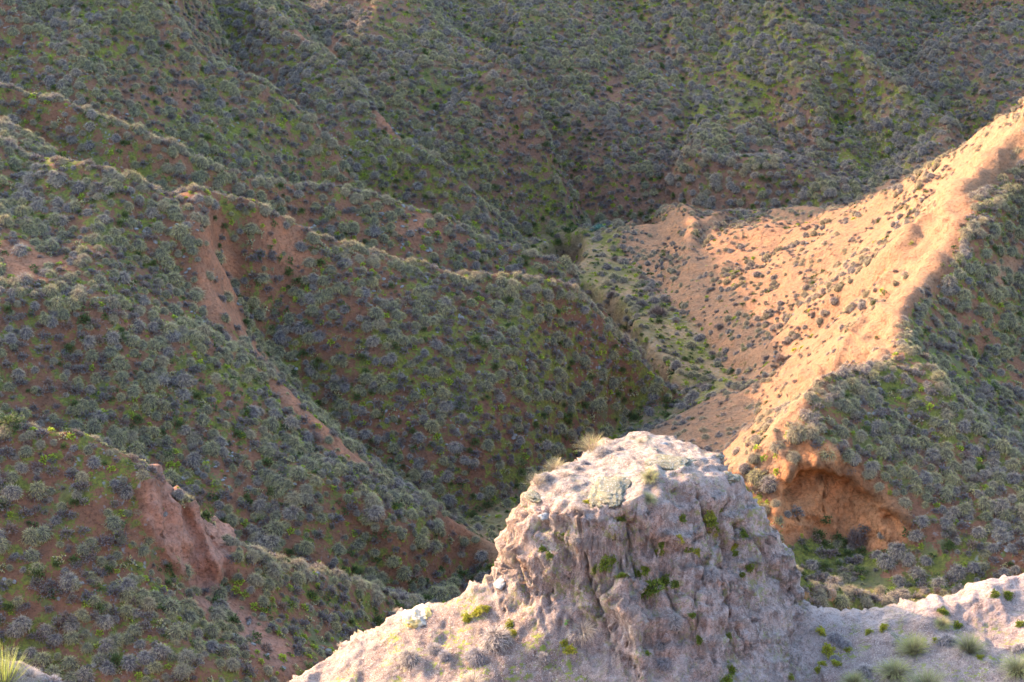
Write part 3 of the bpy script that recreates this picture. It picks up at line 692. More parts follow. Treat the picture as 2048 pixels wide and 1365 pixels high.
M_PALE = plant_material('pale_dead_grass', (.16,.13,.12), (.34,.29,.27), (.46,.40,.38), (.50,.44,.36), .25)
M_MOSS = plant_material('moss', (.03,.04,.01), (.085,.115,.02), (.165,.20,.03), (.12,.17,.03), .2)
M_MOSSY = plant_material('yellow_moss', (.08,.08,.01), (.20,.20,.03), (.33,.33,.05), (.22,.27,.04), .2)

def tussock_mesh(name, seed, mat, n=150, r=.48, w=.028, h=1.0, droop=1.5, sprawl=.5):
    g = np.random.default_rng(seed)
    az = g.uniform(0, 2 * math.pi, n); rr = np.sqrt(g.uniform(0, 1, n))
    base = np.stack([np.cos(az) * rr * r * sprawl, np.sin(az) * rr * r * sprawl, np.full(n, -.06)], 1)
    el = R(88) - rr * R(40) + g.normal(0, .22, n)
    az2 = az + g.normal(0, .35, n)
    ln = r * (1.15 + .05 * (1 - rr)) * g.uniform(.75, 1.25, n) * h
    return ribbon_mesh(name, base, az2, el, ln, droop * g.uniform(.6, 1.3, n), w * g.uniform(.6, 1.3, n), 4, g.uniform(0, 1, (n, 3)), mat)

def dome_mesh(name, seed, mat, n=300, r=.5, h=.46, w=.02, fray=.2):
    """haystack of blades combed down over a dark core"""
    g = np.random.default_rng(seed)
    az = g.uniform(0, 2 * math.pi, n); ta = g.uniform(0, 1, n) ** .65 * R(80)       # start angle from the top
    lob = 1 + .12 * np.sin(az * 2 + seed) + .08 * np.sin(az * 5 + seed * 2)
    base = np.stack([np.cos(az) * np.sin(ta) * r * lob, np.sin(az) * np.sin(ta) * r * lob, np.cos(ta) * h - .04], 1) * g.uniform(.78, 1.0, n)[:, None]
    el = R(48) - ta * .9 + g.normal(0, .35, n) + (g.uniform(0, 1, n) < fray) * R(35)
    me_ = ribbon_mesh(name, base, az + g.normal(0, .75, n), el, r * g.uniform(.3, .7, n), g.uniform(.7, 1.5, n), w * g.uniform(.6, 1.4, n), 4, g.uniform(0, 1, (n, 3)), mat)
    import bmesh
    bm = bmesh.new(); bm.from_mesh(me_); lay = bm.verts.layers.float_color['blade']
    k = bmesh.ops.create_icosphere(bm, subdivisions=2, radius=1)
    for v in k['verts']:
        a = math.atan2(v.co.y, v.co.x); f = .84 * (1 + .12 * math.sin(a * 2 + seed) + .08 * math.sin(a * 5 + seed * 2))
        v.co = (v.co.x * r * f, v.co.y * r * f, v.co.z * h * .84 - .05); v[lay] = (.12, .5, .3, 1)  # core coloured dark for the shade inside the tuft
    bm.to_mesh(me_); bm.free(); return me_

def shrub_mesh(name, seed, mat, n=170, r=.4, w=.03, flat=.8, seg=.30):
    """dome of short stiff twigs with leafy ends"""
    g = np.random.default_rng(seed)
    th = g.uniform(0, 2 * math.pi, n); ct = g.uniform(0, 1, n) ** .8; st_ = np.sqrt(1 - ct * ct)
    rad = r * g.uniform(.35, .85, n) * (1 + .25 * np.sin(th * 3 + seed) + .15 * np.sin(th * 7))
    base = np.stack([np.cos(th) * st_ * rad, np.sin(th) * st_ * rad, ct * rad * flat], 1)
    el = np.arcsin(np.clip(ct, 0, 1)) + g.normal(0, .45, n)
    return ribbon_mesh(name, base, th + g.normal(0, .7, n), el, r * seg * g.uniform(.7, 1.5, n), g.normal(0, .8, n), w * g.uniform(.6, 1.6, n), 2, g.uniform(0, 1, (n, 3)), mat)

def stems_mesh(name, seed, mat, n=60, r=.4, w=.02):
    g = np.random.default_rng(seed)
    az = g.uniform(0, 2 * math.pi, n)
    base = np.stack([np.cos(az) * r * .05, np.sin(az) * r * .05, np.full(n, -.08)], 1)
    return ribbon_mesh(name, base, az, g.uniform(.25, 1.45, n), r * g.uniform(.6, 1.1, n), g.normal(0, .5, n), np.full(n, w), 3, g.uniform(0, 1, (n, 3)), mat, curl=g.normal(0, .8, n))

def twiggy_mesh(name, seed, mat, levels=4, r=.5, w=.02, n0=9, spread=.7):
    """leafless branching shrub: every branch carries finer ones"""
    g = np.random.default_rng(seed)
    A = {k: [] for k in 'b a e l d w r'.split()}
    def grow(p, az, el, ln, wd, lv):
        dr = g.normal(0, .35); cu = g.normal(0, .5)
        A['b'].append(p); A['a'].append(az); A['e'].append(el); A['l'].append(ln); A['d'].append(dr); A['w'].append(wd); A['r'].append(g.uniform(0, 1, 3))
        q = np.array(p, float); e = el; a = az
        for k in range(3):
            q = q + np.array([math.cos(a) * math.cos(e), math.sin(a) * math.cos(e), math.sin(e)]) * ln / 3
            e -= dr / 3
            if lv > 0:
                for _ in range(1 if k < 2 else 2):
                    grow(tuple(q), a + g.normal(0, spread), min(1.5, max(-.2, e + g.normal(.05, spread * .7))), ln * g.uniform(.55, .75), wd * .72, lv - 1)
    for _ in range(n0):
        grow((g.normal(0, .03), g.normal(0, .03), -.05), g.uniform(0, 6.28), g.uniform(.4, 1.45), r * g.uniform(.35, .5), w, levels - 1)
    f = lambda k: np.array(A[k], float)
    return ribbon_mesh(name, f('b'), f('a'), f('e'), f('l'), f('d'), f('w'), 3, f('r'), mat)

# prototypes -------------------------------------------------------
TUSS = []          # (mesh, tone)
for k, (mt, tone) in enumerate([(M_GREY, 'grey'), (M_OLIV, 'olive'), (M_STRAW, 'straw')]):
    for j in range(3):
        TUSS.append((dome_mesh('tussock_blades', 100 + 10 * k + j, mt, 540, .5, [.46, .40, .54][j], .0155, [.15, .1, .3][j]), tone))
SHR = []
for j in range(3):
    SHR.append((shrub_mesh('grey_scrub', 200 + j, M_SHRUB, 260, .38, .030), 'grey'))
SHR.append((shrub_mesh('green_scrub', 210, M_GREEN, 280, .38, .032), 'green'))
SHR.append((shrub_mesh('dry_scrub', 211, M_DRY, 260, .38, .028), 'brown'))
HERB = [shrub_mesh('herb', 220 + j, mt, 40, .17, .045, .35, .4) for j, mt in enumerate((M_HERB, M_GREEN, M_OLIV))]

# where they grow --------------------------------------------------
rng = np.random.default_rng(5)
def hz(x, y): return bilin(H, HX0, HY0, HH, x, y)
gyH, gxH = np.gradient(blur(H, 3), HH, HH)
def normal_at(x, y):
    a = bilin(gxH, HX0, HY0, HH, x, y); b = bilin(gyH, HX0, HY0, HH, x, y)
    n = np.stack([-a, -b, np.ones_like(a)], -1); return n / np.linalg.norm(n, axis=-1, keepdims=True)
crestM = np.clip((H - blur(blur(H, 20)[::1, ::1], 60) - .18) * 2.2, 0, 1)
dampM = np.clip((blur(H, 70) - H - .12) * 2.0, 0, 1)

BOWL = [(860,180),(1010,170),(1350,330),(1330,425),(1200,430),(1060,440),(900,330)]
MIDL = [(450,480),(700,530),(1000,590),(1150,620),(1330,750),(1250,850),(950,990),(620,780)]
FANZ = [(440,1190),(640,1160),(800,1215),(600,1365),(520,1330)]
AREAS = [   # polygon, phrase: where the plants stand
 ('knoll', None, 'the pale rock ridge'),
 ('fan', FANZ, 'the crumbling slope below the pink bluffs'),
 ('bluffhill', [(-99,870),(190,905),(320,965),(345,1040),(430,1190),(640,1400),(-99,1400)], 'the hill beside the pink bluffs'),
 ('spurface', [(-99,600),(400,600),(620,840),(1000,1095),(800,1210),(450,1110),(330,980),(190,905),(-99,870)], 'the lower half of the broad tussock hillside'),
 ('spurtop', [(-99,280),(200,355),(420,415),(410,600),(-99,600)], 'the upper half of the broad tussock hillside'),
 ('hollow', [(400,420),(700,510),(1000,575),(1160,610),(1340,745),(1270,850),(950,1010),(800,980),(620,840),(400,600)], 'the shaded hollow slope facing the bare spur'),
 ('saddle', [(-99,150),(230,260),(480,360),(800,435),(1080,540),(1230,620),(1160,610),(1000,575),(700,510),(420,415),(200,355),(-99,280)], 'the narrow ridge behind the hollow'),
 ('farspur', [(-99,-99),(270,-30),(420,140),(600,250),(745,405),(1060,480),(1080,540),(800,435),(480,360),(230,260),(-99,150)], 'the far scrubby spur above the narrow ridge'),
 ('bowl', [(270,-99),(1480,-99),(1480,30),(1400,430),(1240,430),(1060,480),(745,405),(420,140)], 'the far bowl above the stream head'),
 ('farface', [(1480,-99),(2200,-99),(2200,250),(2048,205),(1760,385),(1465,445),(1400,430),(1480,30)], 'the far slope above the sunlit ridge'),
 ('lit', LITSLOPE, 'the bare sunlit slope'),
 ('valley', VALLEY, 'the green valley floor'),
 ('basin', [(1575,1085),(1700,1090),(1820,1110),(1960,1090),(2200,1160),(1960,1160),(1600,1235)], 'the basin floor below the orange alcove'),
 ('shade', [(1500,700),(2300,100),(2300,1300),(1560,1300)], 'the shaded hillside above the orange alcove'),
]
def area_of(u, v):
    out = np.full(len(u), -1)
    for k, (_, poly, _) in enumerate(AREAS):
        if poly is None: continue
        m = inpoly(u, v, poly) & (out < 0); out[m] = k
    return out
AI = {a[0]: i for i, a in enumerate(AREAS)}

def scatter(cell, seed, prob):
    """jittered grid over the part of the hills the view takes in"""
    g = np.random.default_rng(seed)
    xs = np.arange(-48, 56, cell); ys = np.arange(54, 186, cell)
    X, Y = np.meshgrid(xs, ys); X = X.ravel(); Y = Y.ravel()
    X = X + g.uniform(-.42, .42, len(X)) * cell; Y = Y + g.uniform(-.42, .42, len(Y)) * cell
    Zp = hz(X, Y)
    u, v, d = project(X, Y, Zp)
    ar = area_of(u, v)
    s = lambda M: bilin(M, HX0, HY0, HH, X, Y)
    info = dict(ar=ar, bare=s(bareG), lit=s(mLit), val=s(mVal), bas=s(mBas), crest=s(crestM), damp=s(dampM), u=u, v=v, d=d, sp=s(mSp),
                n=fbm(X / 6, Y / 6, 3, seed + 1), n2=fbm(X / 2.2, Y / 2.2, 2, seed + 2), bowl=inpoly(u, v, BOWL), midl=inpoly(u, v, MIDL), fan=inpoly(u, v, FANZ))
    p = prob(info)
    keep = (g.uniform(0, 1, len(X)) < p) & (u > -330) & (u < 2380) & (v > -120) & (v < 1500)
    info = {k: a[keep] for k, a in info.items()}
    return X[keep], Y[keep], Zp[keep], info, g
bareG = np.clip(cliff + .55 * mFan + .95 * mScar + mCut + .8 * mPath, 0, 1)

def visible(x, y, z):
    o = Vector((0, 0, ZC)); t = Vector((x, y, z))
    d = t - o; L_ = d.length; d.normalize()
    for b in (hill_bvh, fg_bvh):
        h = b.ray_cast(o, d, L_ - .35)
        if h[0] is not None: return False
    return True

def orient(nrm, spin, k=.35):
    n = Vector(nrm); up = Vector((0, 0, 1)).lerp(n, k).normalized()
    q = up.to_track_quat('Z', 'Y')
    return (q @ Vector((0, 0, 1)).rotation_difference(Vector((0, 0, 1))) @ Matrix.Rotation(spin, 3, 'Z').to_quaternion())

def build_kind(name, cat, X, Y, Zp, idx, size, info, protos, words, groupword, limit, extra=()):
    """the plants of one kind that show largest become objects, the rest one mass of instances"""
    n = len(X)
    nr = normal_at(X, Y)
    u, v, d = info['u'], info['v'], info['d']
    inside = (u > 4) & (u < 2044) & (v > 4) & (v < 1361)
    met = np.where(inside, size / d, 0)
    order = np.argsort(-met)
    chosen = []
    for i in order:
        if len(chosen) >= limit or met[i] <= 0: break
        if visible(X[i], Y[i], Zp[i] + .35 * size[i]): chosen.append(i)
    spin = np.random.default_rng(n).uniform(0, 6.28, n)
    recs = []
    for i in chosen:
        o = bpy.data.objects.new(name, protos[idx[i]][0]); COL.objects.link(o)
        o.location = (X[i], Y[i], Zp[i] - .03)
        o.rotation_mode = 'QUATERNION'; o.rotation_quaternion = orient(nr[i], spin[i]); s = size[i]
        o.scale = (s, s, s * (.85 + .3 * ((i * 7919) % 97) / 97))
        recs.append([o, info['ar'][i], protos[idx[i]][1], s, u[i], v[i]])
    name_recs(recs, cat, words, groupword)
    rest = np.ones(n, bool); rest[chosen] = False
    ri = np.nonzero(rest)[0]
    P_ = np.stack([X[ri], Y[ri], Zp[ri] - .03], 1)
    E_ = np.array([orient(nr[i], spin[i]).to_euler()[:] for i in ri]); 
    return P_, E_, idx[ri], size[ri], recs

def mass(name, label, Pn, En, idx, size, meshes):
    me = bpy.data.meshes.new(name); me.vertices.add(len(Pn)); me.vertices.foreach_set('co', Pn.astype(np.float32).ravel())
    a = me.attributes.new('rot', 'FLOAT_VECTOR', 'POINT'); a.data.foreach_set('vector', En.astype(np.float32).ravel())
    a = me.attributes.new('siz', 'FLOAT', 'POINT'); a.data.foreach_set('value', size.astype(np.float32))
    a = me.attributes.new('idx', 'INT', 'POINT'); a.data.foreach_set('value', idx.astype(np.int32))
    o = bpy.data.objects.new(name, me); COL.objects.link(o)
    ng = bpy.data.node_groups.new(name, 'GeometryNodeTree')
    ng.interface.new_socket('Geometry', in_out='INPUT', socket_type='NodeSocketGeometry')
    ng.interface.new_socket('Geometry', in_out='OUTPUT', socket_type='NodeSocketGeometry')
    gi = ng.nodes.new('NodeGroupInput'); go = ng.nodes.new('NodeGroupOutput'); jn = ng.nodes.new('GeometryNodeJoinGeometry')
    def attr(t, nm):
        x = ng.nodes.new('GeometryNodeInputNamedAttribute'); x.data_type = t; x.inputs[0].default_value = nm; return x.outputs[0]
    rot, siz, ix = attr('FLOAT_VECTOR', 'rot'), attr('FLOAT', 'siz'), attr('INT', 'idx')
    for k, src in enumerate(meshes):
        if not (idx == k).any(): continue
        oi = ng.nodes.new('GeometryNodeObjectInfo'); oi.transform_space = 'ORIGINAL'; oi.inputs['Object'].default_value = src; oi.inputs['As Instance'].default_value = True
        cm = ng.nodes.new('FunctionNodeCompare'); cm.data_type = 'INT'; cm.operation = 'EQUAL'; ng.links.new(ix, cm.inputs[2]); cm.inputs[3].default_value = k
        ip = ng.nodes.new('GeometryNodeInstanceOnPoints')
        ng.links.new(gi.outputs[0], ip.inputs['Points']); ng.links.new(cm.outputs[0], ip.inputs['Selection']); ng.links.new(oi.outputs['Geometry'], ip.inputs['Instance'])
        ng.links.new(rot, ip.inputs['Rotation']); ng.links.new(siz, ip.inputs['Scale'])
        ng.links.new(ip.outputs[0], jn.inputs[0])
    ng.links.new(jn.outputs[0], go.inputs[0])
    md = o.modifiers.new('scatter', 'NODES'); md.node_group = ng
    tag(o, label, kind='stuff')
    return o

LANDMARKS = [  # pixel, reach, phrase
 (345,1000,45,'at the top edge of the tall pink bluff'), (440,1060,50,'by the small pink bluff'), (300,1120,45,'at the foot of the tall pink bluff'),
 (400,610,45,'by the notch in the bare spur crest'), (40,520,70,'beside the bare orange patch'), (240,930,50,'near the rounded hill crest'),
 (600,840,50,'by the orange lip on the bare spur'), (340,700,40,'above the long straight rill'), (480,680,40,'on the brow of the bare spur'),
 (1690,930,60,'just above the alcove roof'), (1815,1040,50,'at the outer corner of the alcove'), (1650,790,45,'on the peak where the ridges meet'),
 (1990,570,60,'beside the trodden trail'), (1900,760,60,'in the green gully'), (1760,740,40,'at the ridge bend'),
 (1750,1130,60,'beside the basin path'), (1980,1010,60,'near the short red path'), (420,420,50,'on the knot where crests join'),
 (1310,600,60,'near the big bare valley bush'), (1420,660,60,'near the sunlit slope foot'), (560,500,50,'beside the red scar'),
 (640,1150,50,'on the low crest behind the bluffs'), (100,1300,80,'above the yellow-green broom'), (520,1230,50,'on the pale scree'),
 (250,1180,70,'among dead grey stems'), (940,1060,50,'on the red spur tip'),
]
def name_recs(recs, cat, words, gw):
    groups = {}
    for r in recs:
        groups.setdefault(r[1], []).append(r)
    for ar, rs in groups.items():
        where = AREAS[ar][2] if ar >= 0 else 'the scrubby ground between the ridges'
        sz = sorted(r[3] for r in rs); lo = sz[len(sz) // 3]; hi = sz[2 * len(sz) // 3]
        for r in rs:
            s = 'small' if r[3] < lo else 'big' if r[3] > hi else 'mid-sized'
            lm = [(math.hypot(r[4] - a, r[5] - b), t) for a, b, d, t in LANDMARKS if math.hypot(r[4] - a, r[5] - b) < d]
            lab = f"{s} {words[r[2]]} " + (min(lm)[1] if lm else 'on ' + where)
            tag(r[0], lab, cat, f"{gw} on {where}")
        used = set()
        def sup(key, txt):
            c = [r for r in rs if id(r) not in used]
            if not c: return
            r = min(c, key=key); used.add(id(r))
            r[0]['label'] = f"{txt} {words[r[2]]} on {where}"
        if len(rs) > 1:
            sup(lambda r: -r[3], 'the biggest'); sup(lambda r: r[5], 'the topmost'); sup(lambda r: -r[5], 'the lowest')
        elif rs: rs[0][0]['label'] = f"the only {words[rs[0][2]]} on {where}"
    # a label that two areas share through a landmark keeps one group
    seen = {}
    for r in recs:
        l = r[0]['label']; seen.setdefault(l, r[0]['group']); r[0]['group'] = seen[l]

def pT(i):
    p = .82 + .3 * i['n'] + .55 * i['n2']
    p = np.where(i['bowl'], p * .45, p); p = np.where(i['midl'], p * .72, p)
    p = p * (1 - .30 * i['lit']) * (1 - .8 * i['val']) * (1 - .93 * i['bare']) * (1 - .45 * i['bas']) + .12 * i['crest'] * (1 - .7 * i['bare']) * (1 - .6 * i['lit'])
    p = p * np.where(i['lit'] > .4, np.clip(.9 + 2.2 * i['n2'] + .5 * i['n'], .15, 2), 1)
    p = np.where(i['sp'] > .3, .8, p)
    return np.clip(p, 0, .97)
X, Y, Zp, inf, g = scatter(.52, 31, pT)
asp = normal_at(X, Y)[:, 0]
tone = g.uniform(0, 1, len(X)) + .35 * inf['n2'] + 1.1 * np.clip(asp, -.35, .4)  # right-facing flanks get paler olive blades, painting in their sky light
straw = (inf['crest'] * .5 + .05 + .5 * inf['lit'] + .9 * (inf['sp'] > .3)) > g.uniform(0, 1, len(X))  # extra straw tufts on crests and lit slope paint in warm sunlight
t = np.where(tone > .62, 1, 0); t = np.where(inf['lit'] > .5, np.where(tone > .9, 1, 0), t); t = np.where(straw, 2, t)
idx = t * 3 + g.integers(0, 3, len(X))
size = (.30 + .50 * g.uniform(0, 1, len(X)) ** 1.5) * (1 + .25 * inf['n2']); size = size * (1 - .30 * inf['lit']) * np.where(inf['midl'], .92, 1) * np.where(inf['fan'], .62, 1)
WT = {'grey': 'grey drooping grass tussock', 'olive': 'olive green grass tussock', 'straw': 'straw coloured grass tussock'}
P1, E1, I1, S1, rT = build_kind('grass_tussock', 'grass tussock', X, Y, Zp, idx, size, inf, TUSS, WT, 'grass tussocks', 270)

def pS(i):
    p = .55 + .45 * i['n'] + .25 * i['damp']
    p = np.where(i['bowl'], .95, p); p = np.where(i['midl'], .85, p)
    p = p * (1 - .35 * i['lit']) * np.where(i['lit'] > .4, np.clip(.8 + 2.5 * i['n2'], .1, 2), 1) * (1 - .86 * i['val']) * (1 - .9 * i['bare']) 
    return np.clip(p, 0, .95)
X, Y, Zp, inf, g = scatter(.47, 47, pS)
q = g.uniform(0, 1, len(X)); gr = (inf['damp'] * .35 + .10 + .3 * inf['val']) > q
br = g.uniform(0, 1, len(X)) < .12
idx = np.where(gr, 3, np.where(br, 4, g.integers(0, 3, len(X))))
size = g.uniform(.36, 1.0, len(X)) * (1 - .25 * inf['lit'])
WS = {'grey': 'grey twiggy dwarf shrub', 'green': 'dark green leafy dwarf shrub', 'brown': 'brown dead dwarf shrub'}
P2, E2, I2, S2, rS = build_kind('dwarf_shrub', 'shrub', X, Y, Zp, idx, size, inf, SHR, WS, 'dwarf shrubs', 300)

def proto_objs(recs, protos):
    """objects already standing in the scene serve as the sources of the mass"""
    out = []
    for me_, _ in protos:
        out.append(next((r[0] for r in recs if r[0].data == me_), None))
    return out
def ensure(objs, protos, name, P_, E_, I_, S_, recs):
    return objs
srcT = proto_objs(rT, TUSS); srcS = proto_objs(rS, SHR)
okT = [k for k, o in enumerate(srcT) if o]; okS = [k for k, o in enumerate(srcS) if o]
I1 = np.array([k if srcT[k] else min(okT, key=lambda a: abs(a - k)) for k in I1]); I2 = np.array([k if srcS[k] else min(okS, key=lambda a: abs(a - k)) for k in I2])
mass('tussock_grass', 'smaller grass tussocks massed over all the slopes', P1, E1, I1, S1, srcT)
mass('low_scrub', 'low grey and green scrub massed between the tussocks', P2, E2, I2, S2, srcS)

# low herbs between the tussocks
def pH(i): return np.clip((.55 + .9 * i['n'] + .3 * i['damp'] + .2 * i['bas']) * (1 - .85 * i['lit']) * (1 - .8 * i['bare']) * (1 - .2 * i['val']), 0, .9)
X, Y, Zp, inf, g = scatter(.52, 63, pH)
nr = normal_at(X, Y)
E3 = np.array([orient(n_, s_, .9).to_euler()[:] for n_, s_ in zip(nr, g.uniform(0, 6.28, len(X)))])
herbs = []
for k, me_ in enumerate(HERB):
    i = int(np.argmin(np.abs(inf['u'] - 500 - 60 * k) + np.abs(inf['v'] - 1000)))
    o = bpy.data.objects.new('herb_mat', me_); COL.objects.link(o); o.location = (X[i], Y[i], Zp[i] + .02)
    tag(o, ['bright yellow-green herb mat', 'dark green herb mat', 'dull olive herb mat'][k] + ' between tussocks below the bare spur', 'herb'); herbs.append(o)
idx = np.where(g.uniform(0, 1, len(X)) < .45, 0, np.where(g.uniform(0, 1, len(X)) < .5, 1, 2))
mass('ground_cover', 'green herbs and moss covering the soil between tussocks', np.stack([X, Y, Zp + .02], 1), E3, idx, g.uniform(.5, 1.5, len(X)), herbs)

# stones -----------------------------------------------------------
def rock_mesh(name, seed, dims, mat, sub=4, rough=.22, square=.0):
    import bmesh
    bm = bmesh.new(); bmesh.ops.create_icosphere(bm, subdivisions=sub, radius=1)
    for v in bm.verts:
        p = np.array(v.co[:])
        if square: p = np.sign(p) * np.abs(p) ** (1 - square)
        a = np.array([p[0] * 1.3 + seed]); b_ = np.array([p[1] * 1.3 + p[2] * .9 + seed * .7]); c_ = np.array([p[2] * 1.6 - p[0] * .5])
        d_ = fbm(a + c_, b_, 4, seed)[0] * rough + abs(fbm(a * 3, b_ * 3 + c_, 3, seed + 9)[0]) * -rough * .5
        p = p * (1 + d_)
        v.co = (p[0] * dims[0], p[1] * dims[1], p[2] * dims[2])
    me_ = bpy.data.meshes.new(name); bm.to_mesh(me_); bm.free()
    for f in me_.polygons: f.use_smooth = sub > 2
    me_.materials.append(mat); return me_

def lichen_rock(name, cols, white=.45, yellow=0.0, dark=.3, scale=1.0):
    m, nt, b = new_mat(name)
    tc = nt.nodes.new('ShaderNodeTexCoord'); pos = tc.outputs['Object']
    n1_ = noise(nt, pos, 5 * scale, 6, .7); n2_ = noise(nt, pos, 14 * scale, 6, .75, .5); n3_ = noise(nt, pos, 2.2 * scale, 4, .6, .6); n4_ = noise(nt, pos, 40 * scale, 4, .7)
    c = mixc(nt, step(nt, n1_, .35, .65), cols[0], cols[1])
    c = mixc(nt, math_(nt, 'MULTIPLY', step(nt, n2_, .5 - white * .12, .62), .85), c, (.40, .40, .38))
    if yellow: c = mixc(nt, math_(nt, 'MULTIPLY', step(nt, n3_, .48, .58), yellow), c, (.52, .36, .09))
    c = mixc(nt, math_(nt, 'MULTIPLY', step(nt, n4_, .52, .64), dark), c, (.07, .065, .06))
    nt.links.new(c, b.inputs['Base Color'])
    bp = nt.nodes.new('ShaderNodeBump'); bp.inputs['Distance'].default_value = .04; bp.inputs['Strength'].default_value = .9
    nt.links.new(n2_, bp.inputs['Height']); nt.links.new(bp.outputs[0], b.inputs['Normal'])
    return m
M_STONE = lichen_rock('lichened_stone', ((.15,.135,.12), (.19,.18,.165)), -.3, 0, .4, 2)
M_SLAB = lichen_rock('lichened_crust', ((.15,.135,.10), (.11,.115,.075)), -.2, .10, .95, 1.6)
M_BOULD = lichen_rock('yellow_lichen_boulder', ((.52,.42,.28), (.44,.38,.30)), .7, .8, .45, 1.3)
M_BLUE = lichen_rock('blue_grey_lichen_stone', ((.20,.215,.22), (.25,.265,.27)), .2, 0, .35, 2)
def pR(i): return np.clip((i['n'] - .2) * 1.4, 0, .4) * (1 - i['lit']) * (1 - i['val']) + .03
X, Y, Zp, inf, g = scatter(.8, 83, pR)
# stones lie in little groups
X = np.repeat(X, 3) + g.normal(0, .22, 3 * len(X)); Y = np.repeat(Y, 3) + g.normal(0, .22, 3 * len(Y)); Zp = hz(X, Y)
sm = rock_mesh('stone', 3, (.13, .10, .07), M_STONE, 2, .35)
i = int(np.argmin(np.abs(project(X, Y, Zp)[0] - 215) + np.abs(project(X, Y, Zp)[1] - 1060)))
st0 = bpy.data.objects.new('stone', sm); COL.objects.link(st0); st0.location = (X[i], Y[i], Zp[i])
tag(st0, 'small pale lichened stone on the red soil beside the pink bluffs', 'stone')
mass('loose_stones', 'pale lichened stones strewn over the red soil', np.stack([X, Y, Zp], 1), g.uniform(-.6, .6, (len(X), 3)) + np.array([0, 0, 1]) * g.uniform(0, 6, (len(X), 1)), np.zeros(len(X), int), g.uniform(.3, 1.3, len(X)), [st0])

# ------------------------------------------------------------------ single plants and stones, set on the ground where they grow
def at(u, v, which='near'):
    t_ = (682.5 - v) / F; s_ = (u - 1024.0) / F
    d_ = Vector((s_, cp + t_ * sp, -sp + t_ * cp)).normalized(); o_ = Vector((0, 0, ZC))
    hit = (fg_bvh if which == 'near' else hill_bvh).ray_cast(o_, d_, 500)
    if hit[0] is None: hit = hill_bvh.ray_cast(o_, d_, 500)
    n_ = hit[1] if hit[1].z > 0 else -hit[1]
    return hit[0], n_, (hit[0] - o_).length
def put(name, me_, u, v, size, label, cat, group=None, which='near', k=.35, spin=None, sink=.03, sz=1.0, rx=0.0):
    p_, n_, dist = at(u, v, which)
    o = bpy.data.objects.new(name, me_); COL.objects.link(o)
    o.location = p_ - Vector((0, 0, sink))
    o.rotation_mode = 'QUATERNION'
    o.rotation_quaternion = orient(n_, spin if spin is not None else (u * 13 + v * 7) % 6.28, k) @ Matrix.Rotation(rx, 3, 'X').to_quaternion()
    o.scale = (size, size, size * sz)
    return tag(o, label, cat, group)
mm_per = lambda u, v, w: 'near'
# dry tussocks on the rocky ridge; meshes have a radius of about half a metre at scale one
FT = [tussock_mesh('dry_tussock', 400 + j, M_PALE, 520, .5, .014, 1.1, [1.7, 2.1, 1.5][j]) for j in range(3)]
M_FOLV = plant_material('olive_green_blades', (.04,.038,.03), (.13,.125,.09), (.29,.29,.15), (.24,.27,.10), .2)
FG = [tussock_mesh('green_tussock', 410 + j, M_FOLV, 620, .5, .012, 1.35, [.9, 1.6][j], .35) for j in range(2)]
FS = [tussock_mesh('straw_tussock', 420 + j, M_STRAW, 260, .48, .010, 1.35, [.9, 1.3][j]) for j in range(2)]
FN = plant_material('grey_dead_blades', (.06,.055,.06), (.19,.175,.19), (.34,.32,.335), (.33,.31,.29), .2)
FD = [dome_mesh('grey_dead_tussock', 430 + j, FN, 620, .5, [.5, .42, .55][j], .015, .25) for j in range(3)]
TW = [twiggy_mesh('dead_twigs', 440 + j, FN, 4, .55, .012, 8, .8) for j in range(2)]
